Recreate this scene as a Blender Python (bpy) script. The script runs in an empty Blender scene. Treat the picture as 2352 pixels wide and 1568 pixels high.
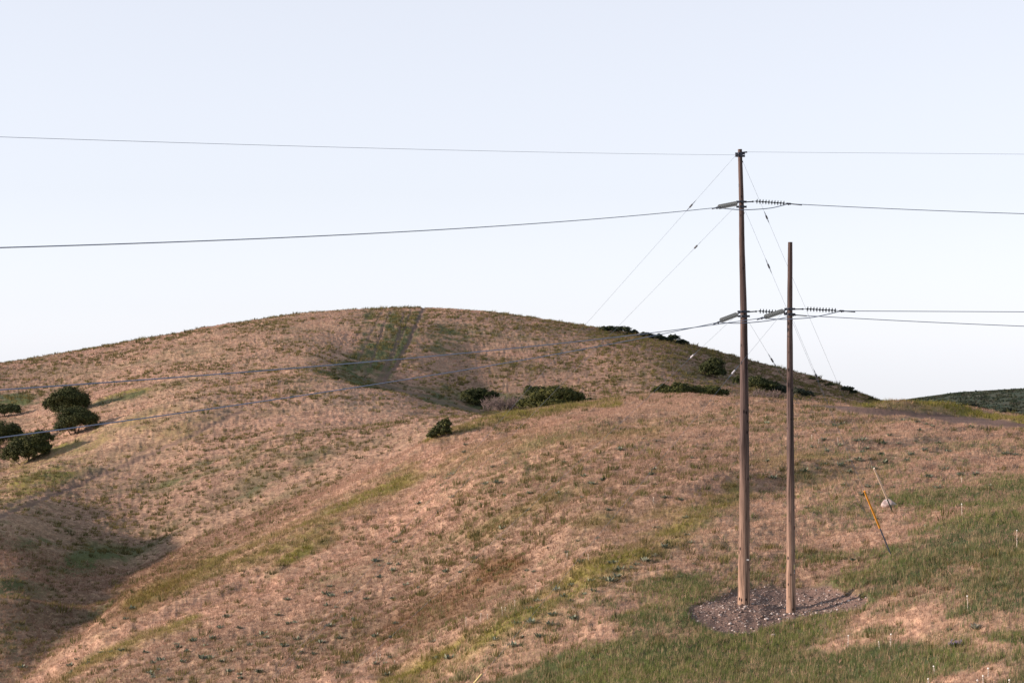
import bpy, bmesh, math, random
import numpy as np
from mathutils import Vector, Matrix
R = math.radians
random.seed(7); rng = np.random.default_rng(7)
S = bpy.context.scene
COL = S.collection

# ------------------------------------------------------------------ camera
cam_d = bpy.data.cameras.new('camera'); cam = bpy.data.objects.new('camera', cam_d); COL.objects.link(cam)
cam_d.sensor_width = 36; cam_d.lens = 70; cam_d.clip_start = 0.3; cam_d.clip_end = 12000
cam.location = (0, 0, 0); cam.rotation_euler = (R(90), 0, 0)
S.camera = cam
# ------------------------------------------------------------------ light
SUN_EL, SUN_AZ = 13.0, 187.0        # azimuth of the sun, degrees counter-clockwise from +X (left, a little to the camera's side)
W = bpy.data.worlds.new('World'); S.world = W; W.use_nodes = True
nt = W.node_tree; nt.nodes.clear()
sky = nt.nodes.new('ShaderNodeTexSky'); sky.sky_type = 'NISHITA'; sky.sun_disc = False
sky.sun_elevation = R(SUN_EL); sky.sun_rotation = R(90 - SUN_AZ); sky.air_density = 1.0; sky.dust_density = 0.6; sky.ozone_density = 1.5; sky.altitude = 1400
bg = nt.nodes.new('ShaderNodeBackground'); bg.inputs[1].default_value = 0.15
wo = nt.nodes.new('ShaderNodeOutputWorld')
hs = nt.nodes.new('ShaderNodeHueSaturation'); hs.inputs['Saturation'].default_value = .30; hs.inputs['Value'].default_value = 1.0
tn = nt.nodes.new('ShaderNodeMix'); tn.data_type = 'RGBA'; tn.blend_type = 'MULTIPLY'; tn.inputs[0].default_value = 1; tn.inputs[7].default_value = (1.70, 1.74, 1.91, 1)   # cool white balance of the photo
nt.links.new(sky.outputs[0], hs.inputs['Color']); gm = nt.nodes.new('ShaderNodeGamma'); gm.inputs[1].default_value = .40; nt.links.new(hs.outputs[0], gm.inputs[0]); nt.links.new(gm.outputs[0], tn.inputs[6]); nt.links.new(tn.outputs[2], bg.inputs[0]); nt.links.new(bg.outputs[0], wo.inputs[0])
sd = bpy.data.lights.new('sun', 'SUN'); sd.energy = 4.8; sd.angle = R(1.0); sd.color = (1.0, 0.77, 0.65)
sun = bpy.data.objects.new('sun', sd); COL.objects.link(sun)
tosun = Vector((math.cos(R(SUN_AZ))*math.cos(R(SUN_EL)), math.sin(R(SUN_AZ))*math.cos(R(SUN_EL)), math.sin(R(SUN_EL))))
sun.rotation_euler = tosun.to_track_quat('Z', 'Y').to_euler()
S.view_settings.view_transform = 'Standard'; S.view_settings.look = 'None'; S.view_settings.gamma = 1
S.view_settings.exposure = 0.95
S.render.resolution_x = 1024; S.render.resolution_y = 682

# ------------------------------------------------------------------ helpers
F = 2352*70/36.0; CX, CY = 1176.0, 783.0
def P(x, y, d): return Vector(((x-CX)/F*d, d, (CY-y)/F*d))
def tag(o, label=None, cat=None, group=None, kind=None):
    if label: o['label'] = label
    if cat: o['category'] = cat
    if group: o['group'] = group
    if kind: o['kind'] = kind
    return o
def link(name, me, mat=None, parent=None, loc=None):
    o = bpy.data.objects.new(name, me); COL.objects.link(o)
    if mat and me: me.materials.append(mat)
    if parent: o.parent = parent
    if loc is not None: o.location = loc
    return o
def empty(name, loc, label, cat, group=None):
    o = bpy.data.objects.new(name, None); COL.objects.link(o); o.location = loc; o.empty_display_size = .2
    return tag(o, label, cat, group)
def np_mesh(name, verts, faces, col=None, smooth=False):
    """verts (n,3); faces (m,k) with constant k; col (n,3) point colours"""
    me = bpy.data.meshes.new(name); verts = np.asarray(verts, np.float32); faces = np.asarray(faces, np.int32)
    n, (m, k) = len(verts), faces.shape
    me.vertices.add(n); me.vertices.foreach_set('co', verts.ravel())
    me.loops.add(m*k); me.loops.foreach_set('vertex_index', faces.ravel())
    me.polygons.add(m); me.polygons.foreach_set('loop_start', np.arange(0, m*k, k, dtype=np.int32))
    me.update(calc_edges=True)
    if smooth: me.polygons.foreach_set('use_smooth', np.ones(m, bool))
    if col is not None: add_col(me, 'tint', col)
    me.validate(); return me
def add_col(me, name, col):
    a = me.attributes.new(name, 'FLOAT_COLOR', 'POINT')
    c = np.ones((len(me.vertices), 4), np.float32); c[:, :3] = col; a.data.foreach_set('color', c.ravel())
class MB:
    """collects tubes, boxes, lathes -> one mesh"""
    def __init__(s): s.v = []; s.f = []
    def tube(s, pts, rad, n=8, caps=True):
        pts = [Vector(p) for p in pts]; m = len(pts); b = len(s.v)
        rad = rad if isinstance(rad, (list, tuple)) else [rad]*m
        ref = None
        for i, p in enumerate(pts):
            t = (pts[min(i+1, m-1)]-pts[max(i-1, 0)]).normalized()
            if ref is None: ref = t.orthogonal().normalized()
            ref = (ref - t*ref.dot(t)).normalized(); w = t.cross(ref)
            for k in range(n):
                a = 2*math.pi*k/n; s.v.append(p+(ref*math.cos(a)+w*math.sin(a))*rad[i])
        for i in range(m-1):
            for k in range(n):
                s.f.append([b+i*n+k, b+i*n+(k+1) % n, b+(i+1)*n+(k+1) % n, b+(i+1)*n+k])
        if caps: s.f.append([b+k for k in range(n)][::-1]); s.f.append([b+(m-1)*n+k for k in range(n)])
        return s
    def box(s, c, size, rot=None):
        b = len(s.v); c = Vector(c); M = rot or Matrix.Identity(3)
        for i in (-1, 1):
            for j in (-1, 1):
                for k in (-1, 1): s.v.append(c+M @ Vector((i*size[0]/2, j*size[1]/2, k*size[2]/2)))
        for q in ((0, 1, 3, 2), (4, 6, 7, 5), (0, 4, 5, 1), (2, 3, 7, 6), (0, 2, 6, 4), (1, 5, 7, 3)): s.f.append([b+i for i in q])
        return s
    def build(s, name, mat, parent=None, smooth=True):
        off = parent.location if parent is not None and parent.parent is None else Vector((0, 0, 0))
        if parent is not None and parent.parent is not None: off = parent.parent.location
        me = bpy.data.meshes.new(name); me.from_pydata([tuple(v-off) for v in s.v], [], s.f)
        if smooth:
            for p in me.polygons: p.use_smooth = len(p.vertices) == 4
            me.update()
            try: me.set_sharp_from_angle(angle=R(40))
            except Exception: pass
        return link(name, me, mat, parent)

# ------------------------------------------------------------------ noise (numpy)
def _h(ix, iy, seed):
    h = (ix.astype(np.uint64)*np.uint64(374761393) + iy.astype(np.uint64)*np.uint64(668265263) + np.uint64(seed*1274126177)) & np.uint64(0xFFFFFFFF)
    h = ((h ^ (h >> np.uint64(13)))*np.uint64(1274126177)) & np.uint64(0xFFFFFFFF)
    h = h ^ (h >> np.uint64(16)); return (h & np.uint64(0xFFFFFF)).astype(np.float64)/0xFFFFFF
def vn(x, y, seed=1):
    x = x+50000.; y = y+50000.
    ix = np.floor(x); iy = np.floor(y); fx = x-ix; fy = y-iy; fx = fx*fx*(3-2*fx); fy = fy*fy*(3-2*fy)
    ix = ix.astype(np.int64); iy = iy.astype(np.int64)
    a = _h(ix, iy, seed); b = _h(ix+1, iy, seed); c = _h(ix, iy+1, seed); d = _h(ix+1, iy+1, seed)
    return (a+(b-a)*fx)*(1-fy)+(c+(d-c)*fx)*fy
def fbm(x, y, o=3, seed=1):
    t = 0; a = .5; n = 0
    for i in range(o):
        t = t+a*vn(x*2**i, y*2**i, seed+i); n += a; a *= .5
    return t/n
def sst(a, b, x):
    t = np.clip((x-a)/(b-a), 0, 1); return t*t*(3-2*t)
def pchip(xk, yk, x):
    xk = np.asarray(xk, float); yk = np.asarray(yk, float); h = np.diff(xk); d = np.diff(yk)/h; m = np.zeros_like(yk)
    m[0] = d[0]; m[-1] = d[-1]
    for i in range(1, len(xk)-1):
        if d[i-1]*d[i] > 0:
            w1 = 2*h[i]+h[i-1]; w2 = h[i]+2*h[i-1]; m[i] = (w1+w2)/(w1/d[i-1]+w2/d[i])
    x = np.clip(x, xk[0], xk[-1]); i = np.clip(np.searchsorted(xk, x)-1, 0, len(h)-1); t = (x-xk[i])/h[i]
    return (2*t**3-3*t**2+1)*yk[i]+(t**3-2*t**2+t)*h[i]*m[i]+(-2*t**3+3*t**2)*yk[i+1]+(t**3-t**2)*h[i]*m[i+1]

# ------------------------------------------------------------------ terrain: ridge and valley lines (photo column, height on it, metres away)
ROWS = [
 # (in-frame knots), (r,z) at -60, -110, 180, 110, 60 degrees (left .. right)
 ([(-600, None, 3, -1.9), (3000, None, 3, -1.9)], [(3, -1.9)]*5),
 ([(-600, None, 28, -9.5), (1176, None, 28, -8), (3000, None, 28, -6.6)], [(28, -10), (28, -6), (28, -3), (28, -4), (28, -6)]),
 ([(-600, 1760, 80), (0, 1690, 84), (300, 1700, 82), (640, 1730, 76), (1200, 1770, 62), (1800, 1770, 58), (2352, 1800, 48), (3000, 1800, 42)], [(80, -22), (60, -12), (60, -6), (45, -6), (44, -9)]),
 ([(-600, 1640, 110), (0, 1625, 116), (300, 1568, 110), (640, 1568, 100), (900, 1575, 84), (1200, 1568, 75), (1500, 1568, 71), (1800, 1568, 69.5), (2352, 1568, 60), (3000, 1568, 55)], [(120, -26), (80, -16), (80, -8), (60, -7), (56, -9)]),
 ([(-600, 1632, 113), (0, 1615, 119), (300, 1515, 117), (640, 1500, 108), (900, 1557, 89), (1200, 1410, 85), (1400, 1400, 81), (1600, 1395, 80), (1800, 1390, 80), (2352, 1390, 69), (3000, 1385, 64)], [(130, -27), (90, -17), (90, -8.5), (70, -7.5), (66, -9)]),
 ([(-600, 1626, 115), (0, 1607, 122), (300, 1470, 125), (640, 1410, 120), (900, 1420, 108), (1200, 1335, 97), (1400, 1255, 94), (1600, 1255, 92), (1800, 1275, 89), (2352, 1275, 78), (3000, 1265, 74)], [(140, -28), (100, -18), (100, -9), (80, -8), (76, -8.6)]),
 ([(-600, 1620, 117), (0, 1600, 124.5), (300, 1425, 133), (640, 1310, 134), (900, 1245, 132), (1200, 1150, 122), (1400, 1120, 113), (1600, 1125, 105), (1800, 1165, 100), (2352, 1150, 92), (3000, 1140, 88)], [(150, -29), (110, -19), (110, -9.5), (92, -8.5), (90, -8.2)]),
 ([(-600, 1616, 119), (0, 1594, 126.5), (300, 1393, 140), (640, 1250, 144), (900, 1140, 150), (1130, 1010, 155), (1400, 985, 143), (1600, 1000, 132), (1800, 1040, 119), (2352, 1045, 112), (3000, 1035, 108)], [(160, -29.5), (120, -19.5), (120, -10), (110, -9), (110, -7.8)]),
 # G spur crest
 ([(-600, 1610, 121), (0, 1588, 128), (183, 1472, 138), (278, 1395, 144), (330, 1347, 147), (476, 1285, 150), (700, 1180, 154), (900, 1072, 162), (1010, 1003, 168), (1130, 955, 174), (1200, 944, 174), (1300, 929, 173), (1400, 921, 170), (1500, 915, 168), (1600, 913, 165), (1800, 919, 158), (2000, 934, 150), (2352, 967, 140), (3000, 1000, 132)], [(170, -30), (130, -20), (130, -10.5), (128, -9.5), (132, -7.8)]),
 # H behind it
 ([(-600, 1610, 126), (0, 1592, 134), (183, 1476, 145), (278, 1388, 152), (330, 1345, 156), (476, 1272, 158), (700, 1165, 163), (900, 1060, 170), (1010, 996, 175), (1130, 962, 186), (1300, 945, 190), (1500, 935, 188), (1800, 940, 182), (2000, 955, 176), (2352, 990, 165), (3000, 1030, 160)], [(190, -30), (150, -20), (150, -11), (150, -11), (160, -10)]),
 # I
 ([(-600, 1370, 146), (0, 1390, 152), (183, 1345, 163), (278, 1325, 168), (330, 1302, 171), (476, 1238, 171), (700, 1130, 176), (900, 1035, 183), (1010, 985, 188), (1130, 960, 200), (1300, 960, 215), (1500, 955, 215), (1800, 965, 212), (2352, 1000, 200), (3000, 1030, 190)], [(210, -28), (170, -20), (170, -12), (170, -13), (190, -12)]),
 # J mid slope
 ([(-600, 1180, 176), (0, 1180, 182), (183, 1170, 196), (330, 1135, 203), (476, 1080, 206), (700, 1000, 212), (900, 970, 214), (1010, 962, 214), (1130, 962, 216), (1300, 970, 240), (1500, 965, 240), (1800, 975, 240), (2352, 1005, 230), (3000, 1030, 220)], [(230, -22), (200, -19), (200, -12), (200, -14), (220, -13)]),
 # K mid crest
 ([(-600, 1150, 228), (0, 1080, 232), (120, 1035, 236), (220, 993, 240), (330, 945, 246), (450, 905, 252), (560, 886, 260), (700, 861, 268), (770, 869, 266), (830, 887, 262), (900, 905, 256), (1000, 934, 246), (1130, 957, 234), (1300, 972, 258), (1500, 962, 262), (1800, 965, 265), (2352, 1000, 260), (3000, 1020, 255)], [(250, -18), (240, -18), (240, -12), (240, -14), (250, -13)]),
 # L dip
 ([(-600, 1160, 240), (0, 1086, 243), (120, 1040, 246), (220, 998, 250), (330, 943, 256), (450, 900, 262), (560, 881, 270), (700, 857, 277), (770, 872, 280), (830, 892, 280), (900, 911, 278), (1000, 938, 272), (1130, 961, 266), (1300, 955, 276), (1500, 940, 280), (1800, 945, 282), (2352, 1000, 280), (3000, 1015, 280)], [(270, -18), (260, -18), (260, -12), (260, -14), (270, -13)]),
 # M hill base
 ([(-600, 1060, 258), (0, 1052, 256), (120, 1010, 258), (220, 960, 262), (330, 920, 268), (450, 884, 274), (560, 868, 281), (700, 848, 288), (770, 862, 291), (830, 882, 292), (900, 897, 292), (1000, 920, 290), (1130, 943, 288), (1300, 930, 292), (1500, 908, 296), (1700, 912, 298), (1800, 915, 300), (2000, 935, 300), (2352, 990, 300), (3000, 1010, 300)], [(290, -18), (280, -17), (280, -12), (280, -14), (290, -13)]),
 # N
 ([(-600, 960, 300), (0, 945, 298), (220, 885, 304), (450, 825, 312), (700, 785, 325), (830, 795, 328), (950, 805, 330), (1130, 845, 328), (1300, 848, 326), (1500, 842, 322), (1700, 868, 334), (1800, 886, 342), (2000, 930, 336), (2352, 980, 335), (3000, 1000, 335)], [(340, -16), (330, -16), (330, -12), (330, -14), (340, -13)]),
 # N2
 ([(-600, 900, 330), (0, 868, 328), (220, 828, 336), (450, 780, 346), (700, 738, 360), (950, 728, 366), (1130, 748, 362), (1300, 770, 360), (1500, 798, 350), (1700, 840, 360), (1800, 864, 368), (2000, 924, 360), (2352, 970, 360), (3000, 990, 360)], [(370, -15), (360, -16), (360, -12), (360, -14), (370, -13)]),
 # O skyline
 ([(-600, 880, 350), (0, 838, 352), (200, 803, 360), (400, 768, 370), (600, 735, 382), (700, 722, 387), (800, 712, 391), (950, 706, 394), (1000, 707, 393), (1100, 715, 390), (1200, 729, 388), (1300, 743, 386), (1400, 757, 386), (1500, 773, 386), (1600, 798, 386), (1700, 824, 386), (1800, 851, 386), (1900, 880, 384), (1960, 902, 382), (2010, 920, 380), (2100, 940, 380), (2352, 965, 380), (3000, 985, 380)], [(400, -14), (400, -16), (400, -12), (400, -14), (400, -12)]),
 # behind
 ([(-600, 900, 400), (0, 850, 400), (950, 722, 440), (1500, 790, 440), (1800, 870, 440), (2010, 945, 440), (2352, 985, 440), (3000, 990, 440)], [(460, -16), (460, -18), (460, -14), (460, -16), (460, -14)]),
 ([(-600, 900, 560), (0, 880, 560), (950, 800, 560), (1500, 860, 560), (1800, 930, 560), (2010, 960, 560), (2352, 975, 560), (3000, 980, 560)], [(600, -18), (600, -18), (600, -14), (600, -16), (600, -14)]),
 # far hill face and crest
 ([(-600, 900, 640), (950, 860, 640), (1800, 940, 640), (2040, 940, 640), (2352, 935, 640), (3000, 925, 640)], [(700, -18), (700, -18), (700, -14), (700, -16), (700, -14)]),
 ([(-600, 900, 760), (950, 870, 760), (1800, 938, 760), (1990, 925, 760), (2040, 922, 760), (2100, 916.5, 760), (2200, 903, 760), (2300, 896, 760), (2352, 893, 760), (3000, 870, 760)], [(800, -18), (800, -18), (800, -14), (800, -16), (800, 0)]),
 ([(-600, 900, 1000), (950, 880, 1000), (2010, 930, 1000), (2352, 915, 1000), (3000, 900, 1000)], [(1000, -20), (1000, -18), (1000, -14), (1000, -16), (1000, -10)]),
 ([(-600, None, 5000, -260), (3000, None, 5000, -260)], [(5000, -260)]*5),
]
def inframe(v): return math.atan((v-CX)/F)
vx_fine = np.arange(-170, 2530, 1.9)
az = np.concatenate([np.radians(np.arange(-180, -28, 2.5)), np.radians(np.arange(-28, math.degrees(inframe(-170))-.05, .18)),
                     np.arctan((vx_fine-CX)/F), np.radians(np.arange(math.degrees(inframe(2530))+.1, 28, .18)), np.radians(np.arange(28, 180.1, 2.5))])
az[-1] = math.pi
NA = len(az)
rr, zz = [], []
for knots, off in ROWS:
    ka, kr, kz = [], [], []
    o = off
    for a, (r, z) in zip((-180, -110, -60), (o[2], o[1], o[0])): ka.append(R(a)); kr.append(r); kz.append(z)
    for k in knots:
        a = inframe(k[0]); d = k[2]
        ka.append(a); kr.append(d if k[1] is None else d/math.cos(a)); kz.append(k[3] if k[1] is None else (CY-k[1])/F*d)
    for a, (r, z) in zip((60, 110, 180), (o[4], o[3], o[2])): ka.append(R(a)); kr.append(r); kz.append(z)
    rr.append(pchip(ka, kr, az)); zz.append(pchip(ka, kz, az))
rr = np.array(rr); zz = np.array(zz)
for i in range(1, len(rr)): rr[i] = np.maximum(rr[i], rr[i-1]+1.2)
rs = [0.4]
while rs[-1] < 5000:
    r = rs[-1]; rs.append(r*(1.12 if r < 30 else 1.02 if r < 55 else 1.0036 if r < 430 else 1.012 if r < 1100 else 1.08))
rs = np.array(rs); NR = len(rs)
Z = np.zeros((NR, NA))
for j in range(NA):
    Z[:, j] = pchip(np.concatenate([[0], rr[:, j]]), np.concatenate([[-1.75], zz[:, j]]), rs)
# soften creases across neighbouring columns
fine = (az > inframe(-170)) & (az < inframe(2530))
GA, GR = np.meshgrid(az, rs)
X = GR*np.sin(GA); Y = GR*np.cos(GA)
near_fade = sst(20, 60, GR)
Z += near_fade*((fbm(X/22, Y/22, 2, 5)-.5)*1.0*np.clip(GR/250, .25, 1) + (fbm(X/6, Y/6, 2, 9)-.5)*.35)*np.where(GR > 430, .3, 1)
Z += 10.5*np.exp(-((X+90)/17)**2-((Y-169)/37)**2)*(.85+.3*vn(X/7, Y/7, 66))      # unseen knoll added left of the frame to throw shade into the gully
cu, cv_ = X*math.cos(R(30))+Y*math.sin(R(30)), -X*math.sin(R(30))+Y*math.cos(R(30))
Z += near_fade*(GR < 260)*((fbm(cu/20, cv_/4.2, 2, 21)-.5)*1.3+(vn(cu/9, cv_/1.7, 23)-.5)*.28*(GR < 165))*sst(60, 110, GR)
ZB = Z.copy()
# screen row of every terrain point (only used to know which ground is where)
with np.errstate(divide='ignore', invalid='ignore'):
    VX = CX+F*np.tan(np.clip(GA, -1.2, 1.2)); VY = CY-F*Z/np.maximum(Y, .1)
rG = rr[8]; rK = rr[12]; rO = rr[17]
def zat(a, r, G=None):
    G = Z if G is None else G
    a = np.atleast_1d(a); r = np.atleast_1d(r)
    j = np.clip(np.searchsorted(az, a)-1, 0, NA-2); i = np.clip(np.searchsorted(rs, r)-1, 0, NR-2)
    u = np.clip((a-az[j])/(az[j+1]-az[j]), 0, 1); v = np.clip((r-rs[i])/(rs[i+1]-rs[i]), 0, 1)
    return (G[i, j]*(1-u)+G[i, j+1]*u)*(1-v)+(G[i+1, j]*(1-u)+G[i+1, j+1]*u)*v
def ground_z(x, y): return float(zat(math.atan2(x, y), math.hypot(x, y))[0])
def ground_at(vx, vy, dmin=40, dmax=900):
    """first ground point seen at that photo position"""
    d = np.linspace(dmin, dmax, 6000); a = inframe(vx); z = zat(np.full_like(d, a), d/math.cos(a))
    y = CY-F*z/d; k = np.where(y <= vy)[0]
    k = k[0] if len(k) else np.argmin(y)
    return Vector(((vx-CX)/F*d[k], d[k], z[k]))

# ---- ground cover masks
def ell(cx, cy, rx, ry, rot=0, soft=.5):
    c, s = math.cos(R(rot)), math.sin(R(rot)); dx = VX-cx; dy = VY-cy
    u = (dx*c-dy*s)/rx; v = (dx*s+dy*c)/ry
    return 1-sst(1-soft, 1+soft, np.sqrt(u*u+v*v))
def poly(pts, soft=12):
    pts = np.array(pts, float); inside = np.zeros(VX.shape, bool); dd = np.full(VX.shape, 1e9)
    bx = (VX > pts[:, 0].min()-60) & (VX < pts[:, 0].max()+60) & (VY > pts[:, 1].min()-60) & (VY < pts[:, 1].max()+60)
    x = VX[bx]; y = VY[bx]; ins = np.zeros(x.shape, bool); d = np.full(x.shape, 1e9)
    for i in range(len(pts)):
        x0, y0 = pts[i]; x1, y1 = pts[(i+1) % len(pts)]
        t = np.clip(((x-x0)*(x1-x0)+(y-y0)*(y1-y0))/((x1-x0)**2+(y1-y0)**2), 0, 1)
        d = np.minimum(d, np.hypot(x-x0-t*(x1-x0), y-y0-t*(y1-y0)))
        with np.errstate(divide='ignore', invalid='ignore'):
            ins ^= ((y0 > y) != (y1 > y)) & (x < (x1-x0)*(y-y0)/(y1-y0)+x0)
    out = np.zeros(VX.shape); out[bx] = sst(-soft, soft, np.where(ins, d, -d)+(fbm(X[bx]/4, Y[bx]/4, 3, 31)-.5)*soft*3)
    return out
def line(pts, w, soft=None):
    pts = np.array(pts, float); soft = soft or w*.6; out = np.zeros(VX.shape)
    bx = (VX > pts[:, 0].min()-60) & (VX < pts[:, 0].max()+60) & (VY > pts[:, 1].min()-60) & (VY < pts[:, 1].max()+60)
    x = VX[bx]; y = VY[bx]; d = np.full(x.shape, 1e9)
    for i in range(len(pts)-1):
        x0, y0 = pts[i]; x1, y1 = pts[i+1]
        t = np.clip(((x-x0)*(x1-x0)+(y-y0)*(y1-y0))/((x1-x0)**2+(y1-y0)**2), 0, 1)
        d = np.minimum(d, np.hypot(x-x0-t*(x1-x0), y-y0-t*(y1-y0)))
    out[bx] = 1-sst(w-soft, w+soft, d+(vn(X[bx]/1.5, Y[bx]/1.5, 77)-.5)*w*.8); return out
mx = np.maximum.reduce
NEAR = GR < rG[None, :]+8; MID = (~NEAR) & (GR < rK[None, :]+8); BACK = (~NEAR) & (~MID) & (GR < rO[None, :]+60); FAR = GR > rO[None, :]+100
n1 = fbm(X/9, Y/9, 3, 41); n2 = fbm(X/2.5, Y/2.5, 3, 51); n3 = fbm(X/30, Y/30, 3, 61)
green = mx([
  poly([(1000, 1640), (1130, 1530), (1250, 1490), (1360, 1450), (1480, 1385), (1560, 1345), (1640, 1330), (1720, 1310), (1800, 1345), (1880, 1300), (1950, 1250), (2060, 1215), (2120, 1150), (2400, 1130), (2560, 1130), (2560, 1380), (2300, 1370), (2050, 1400), (2000, 1440), (2100, 1470), (2250, 1500), (2420, 1480), (2420, 1560), (2150, 1560), (2060, 1590), (2000, 1700)], 50)*.72,
  ell(1400, 1530, 230, 50, 8)*.95, ell(1600, 1500, 200, 40, 5), ell(1900, 1510, 220, 28, 5), ell(2330, 1465, 60, 14), ell(1690, 1470, 120, 25), ell(2000, 1455, 90, 14, 8)*.9, ell(1570, 1370, 60, 26)*.9,
  ell(1560, 1340, 90, 28, 5)*.8, ell(2200, 1240, 150, 30, 3)*.8, ell(2220, 1150, 190, 20, 0)*.8, ell(1900, 1300, 150, 30, 0)*.45, ell(1930, 1190, 90, 25, 0)*.4,
  ])*NEAR
green = green*(1-.42*mx([ell(2170, 1230, 70, 8, 3), ell(2090, 1170, 60, 10), ell(2130, 1450, 130, 26, 4), ell(1960, 1480, 90, 22, 8), ell(2040, 1350, 70, 12, 5), ell(2260, 1320, 120, 22, 0)*.7]))
yel = mx([line([(880, 1580), (980, 1530), (1150, 1440), (1260, 1385), (1330, 1330), (1480, 1260), (1600, 1190), (1700, 1130)], 26, 25)*.66,
          line([(980, 1010), (1060, 985), (1150, 962), (1300, 935), (1420, 925)], 9, 8)*.8, ell(680, 1275, 50, 14, 25)*.95, ell(700, 1262, 90, 22, 25)*.5,
          line([(300, 1390), (480, 1300), (640, 1245), (800, 1160), (960, 1085)], 24, 24)*.62, line([(120, 1560), (300, 1475), (450, 1420)], 14, 14)*.6,
          line([(900, 1110), (1100, 1040), (1300, 1000), (1500, 985)], 22, 22)*.3])*NEAR
yel = mx([yel, ell(1850, 1070, 120, 40, 0)*.35*NEAR, ell(1200, 1180, 200, 30, 20)*.3*NEAR, ell(1450, 1180, 140, 30, 10)*.35*NEAR])
green = mx([green, mx([ell(200, 1290, 130, 30, 8, .8)*.7, ell(100, 1250, 60, 16, 0, .8)*.5, ell(60, 1350, 120, 30, 0, .9)*.4, ell(260, 1400, 70, 26, 30, .8)*.5,ell(520,1060,200,30,20)*.35, ell(650,1080,120,60,20)*.3])*MID])
yel = mx([yel, mx([ell(60, 1110, 140, 30, 18)*.8, ell(20, 1070, 60, 12)*.8, ell(120, 1030, 130, 9, 22)*.9, ell(230, 1010, 200, 26, 22)*.45, ell(400, 1000, 160, 25, 22)*.35])*MID])
green = mx([green, mx([line([(850, 720), (835, 790), (800, 860)], 10, 10)*.6, line([(905, 725), (880, 790), (850, 850)], 12, 10)*.9, line([(935, 730), (925, 790), (890, 850)], 9, 8)*.9, line([(800, 885), (950, 925), (1080, 950)], 16, 12)*.95, ell(1010, 778, 60, 34, 0, .8)*.5, poly([(860, 745), (905, 718), (978, 712), (978, 735), (958, 785), (930, 830), (915, 860), (905, 870), (1020, 890), (1060, 912), (1180, 945), (1150, 962), (1040, 945), (960, 922), (880, 898), (800, 890), (700, 856), (760, 842), (820, 800)], 16)*.62,
     ell(25, 915, 60, 16)*.8, ell(270, 915, 80, 9, 12)*.5, ell(1130, 925, 100, 20)*.7, ell(1180, 870, 80, 8)*.3, ell(1700, 880, 160, 12, -10)*.35])*BACK])
yel = mx([yel, mx([ell(290, 905, 70, 9, 12)*.7, line([(870, 870), (880, 820), (905, 780), (925, 740)], 9, 8)*.4])*BACK])
# verge above the dirt road on the near crest
crest = np.interp(VX[0], [1400, 1600, 1800, 2000, 2352, 2600], [917, 908, 914, 930, 964, 985])[None, :]*np.ones_like(VY)
verge = NEAR*sst(1780, 1900, VX)*sst(9, 0, VY-crest-5)
yel = mx([yel, verge*.9])
road = line([(1790, 914), (1900, 930), (2000, 943), (2100, 953), (2200, 963), (2352, 976), (2560, 992)], 7.5, 3)*NEAR*sst(1780, 1880, VX)
# gravel pad round the poles
PADC = P(1772, 1392, 80.5)
pad = poly([(1572, 1412), (1605, 1388), (1660, 1368), (1705, 1345), (1800, 1337), (1905, 1340), (1935, 1358), (2003, 1378), (1975, 1398), (1915, 1412), (1860, 1424), (1790, 1440), (1720, 1456), (1650, 1450), (1600, 1436)], 3.5)*NEAR
brown = mx([ell(1140, 1310, 70, 30, 20)*.8, ell(1000, 1400, 150, 40, 25)*.65, ell(1180, 1292, 40, 12)*.9, ell(350, 1350, 130, 50, 35)*.5, ell(1030,1370,50,14)*.7])*(NEAR | MID)
rut = mx([line([(973, 708), (949, 759), (941, 783), (919, 821), (912, 838), (888, 862), (881, 879)], 4.5, 3), line([(930, 715), (915, 770), (905, 800), (885, 840), (866, 875)], 3.2, 2)*.85, line([(945, 712), (925, 765), (898, 830), (872, 878)], 2.6, 2)*.8,
          line([(898, 715), (880, 750), (868, 790), (850, 840)], 3, 2)*.75, line([(878, 714), (855, 760), (830, 810), (812, 850)], 3, 2)*.5, line([(850, 715), (835, 745), (810, 790)], 3, 3)*.4, line([(830, 722), (790, 780), (760, 830)], 4, 4)*.35, line([(840, 850), (838, 880)], 3, 2)*.6,
          line([(875, 882), (960, 905), (1020, 925), (1100, 945)], 5, 4)*.7, line([(900, 880), (1000, 900), (1080, 925)], 3, 3)*.4])*BACK
rut = mx([rut, mx([line([(-40, 1205), (0, 1185), (120, 1137), (250, 1082), (330, 1048), (430, 1003), (500, 968), (560, 942)], 4.5, 3)*.85, line([(0, 1168), (140, 1115), (300, 1050), (420, 990), (520, 945), (620, 912)], 2.6, 2)*.6])*MID])
rut = mx([rut, line([(860,1180),(1000,1120),(1120,1070)],2,2)*.3*NEAR])
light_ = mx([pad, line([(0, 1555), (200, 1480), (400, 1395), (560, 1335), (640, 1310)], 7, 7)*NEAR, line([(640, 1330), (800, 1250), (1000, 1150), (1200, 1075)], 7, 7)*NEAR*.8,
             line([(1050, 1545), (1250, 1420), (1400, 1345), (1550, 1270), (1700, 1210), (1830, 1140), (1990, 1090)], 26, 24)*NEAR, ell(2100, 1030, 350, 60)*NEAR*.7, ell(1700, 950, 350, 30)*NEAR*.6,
             ell(380, 930, 260, 50, 15)*MID*.5, ell(560, 830, 250, 60)*BACK*.4, ell(820, 930, 130, 30, -15)*MID*.7, ell(2020,1130,60,20)*NEAR*.5])
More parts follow.
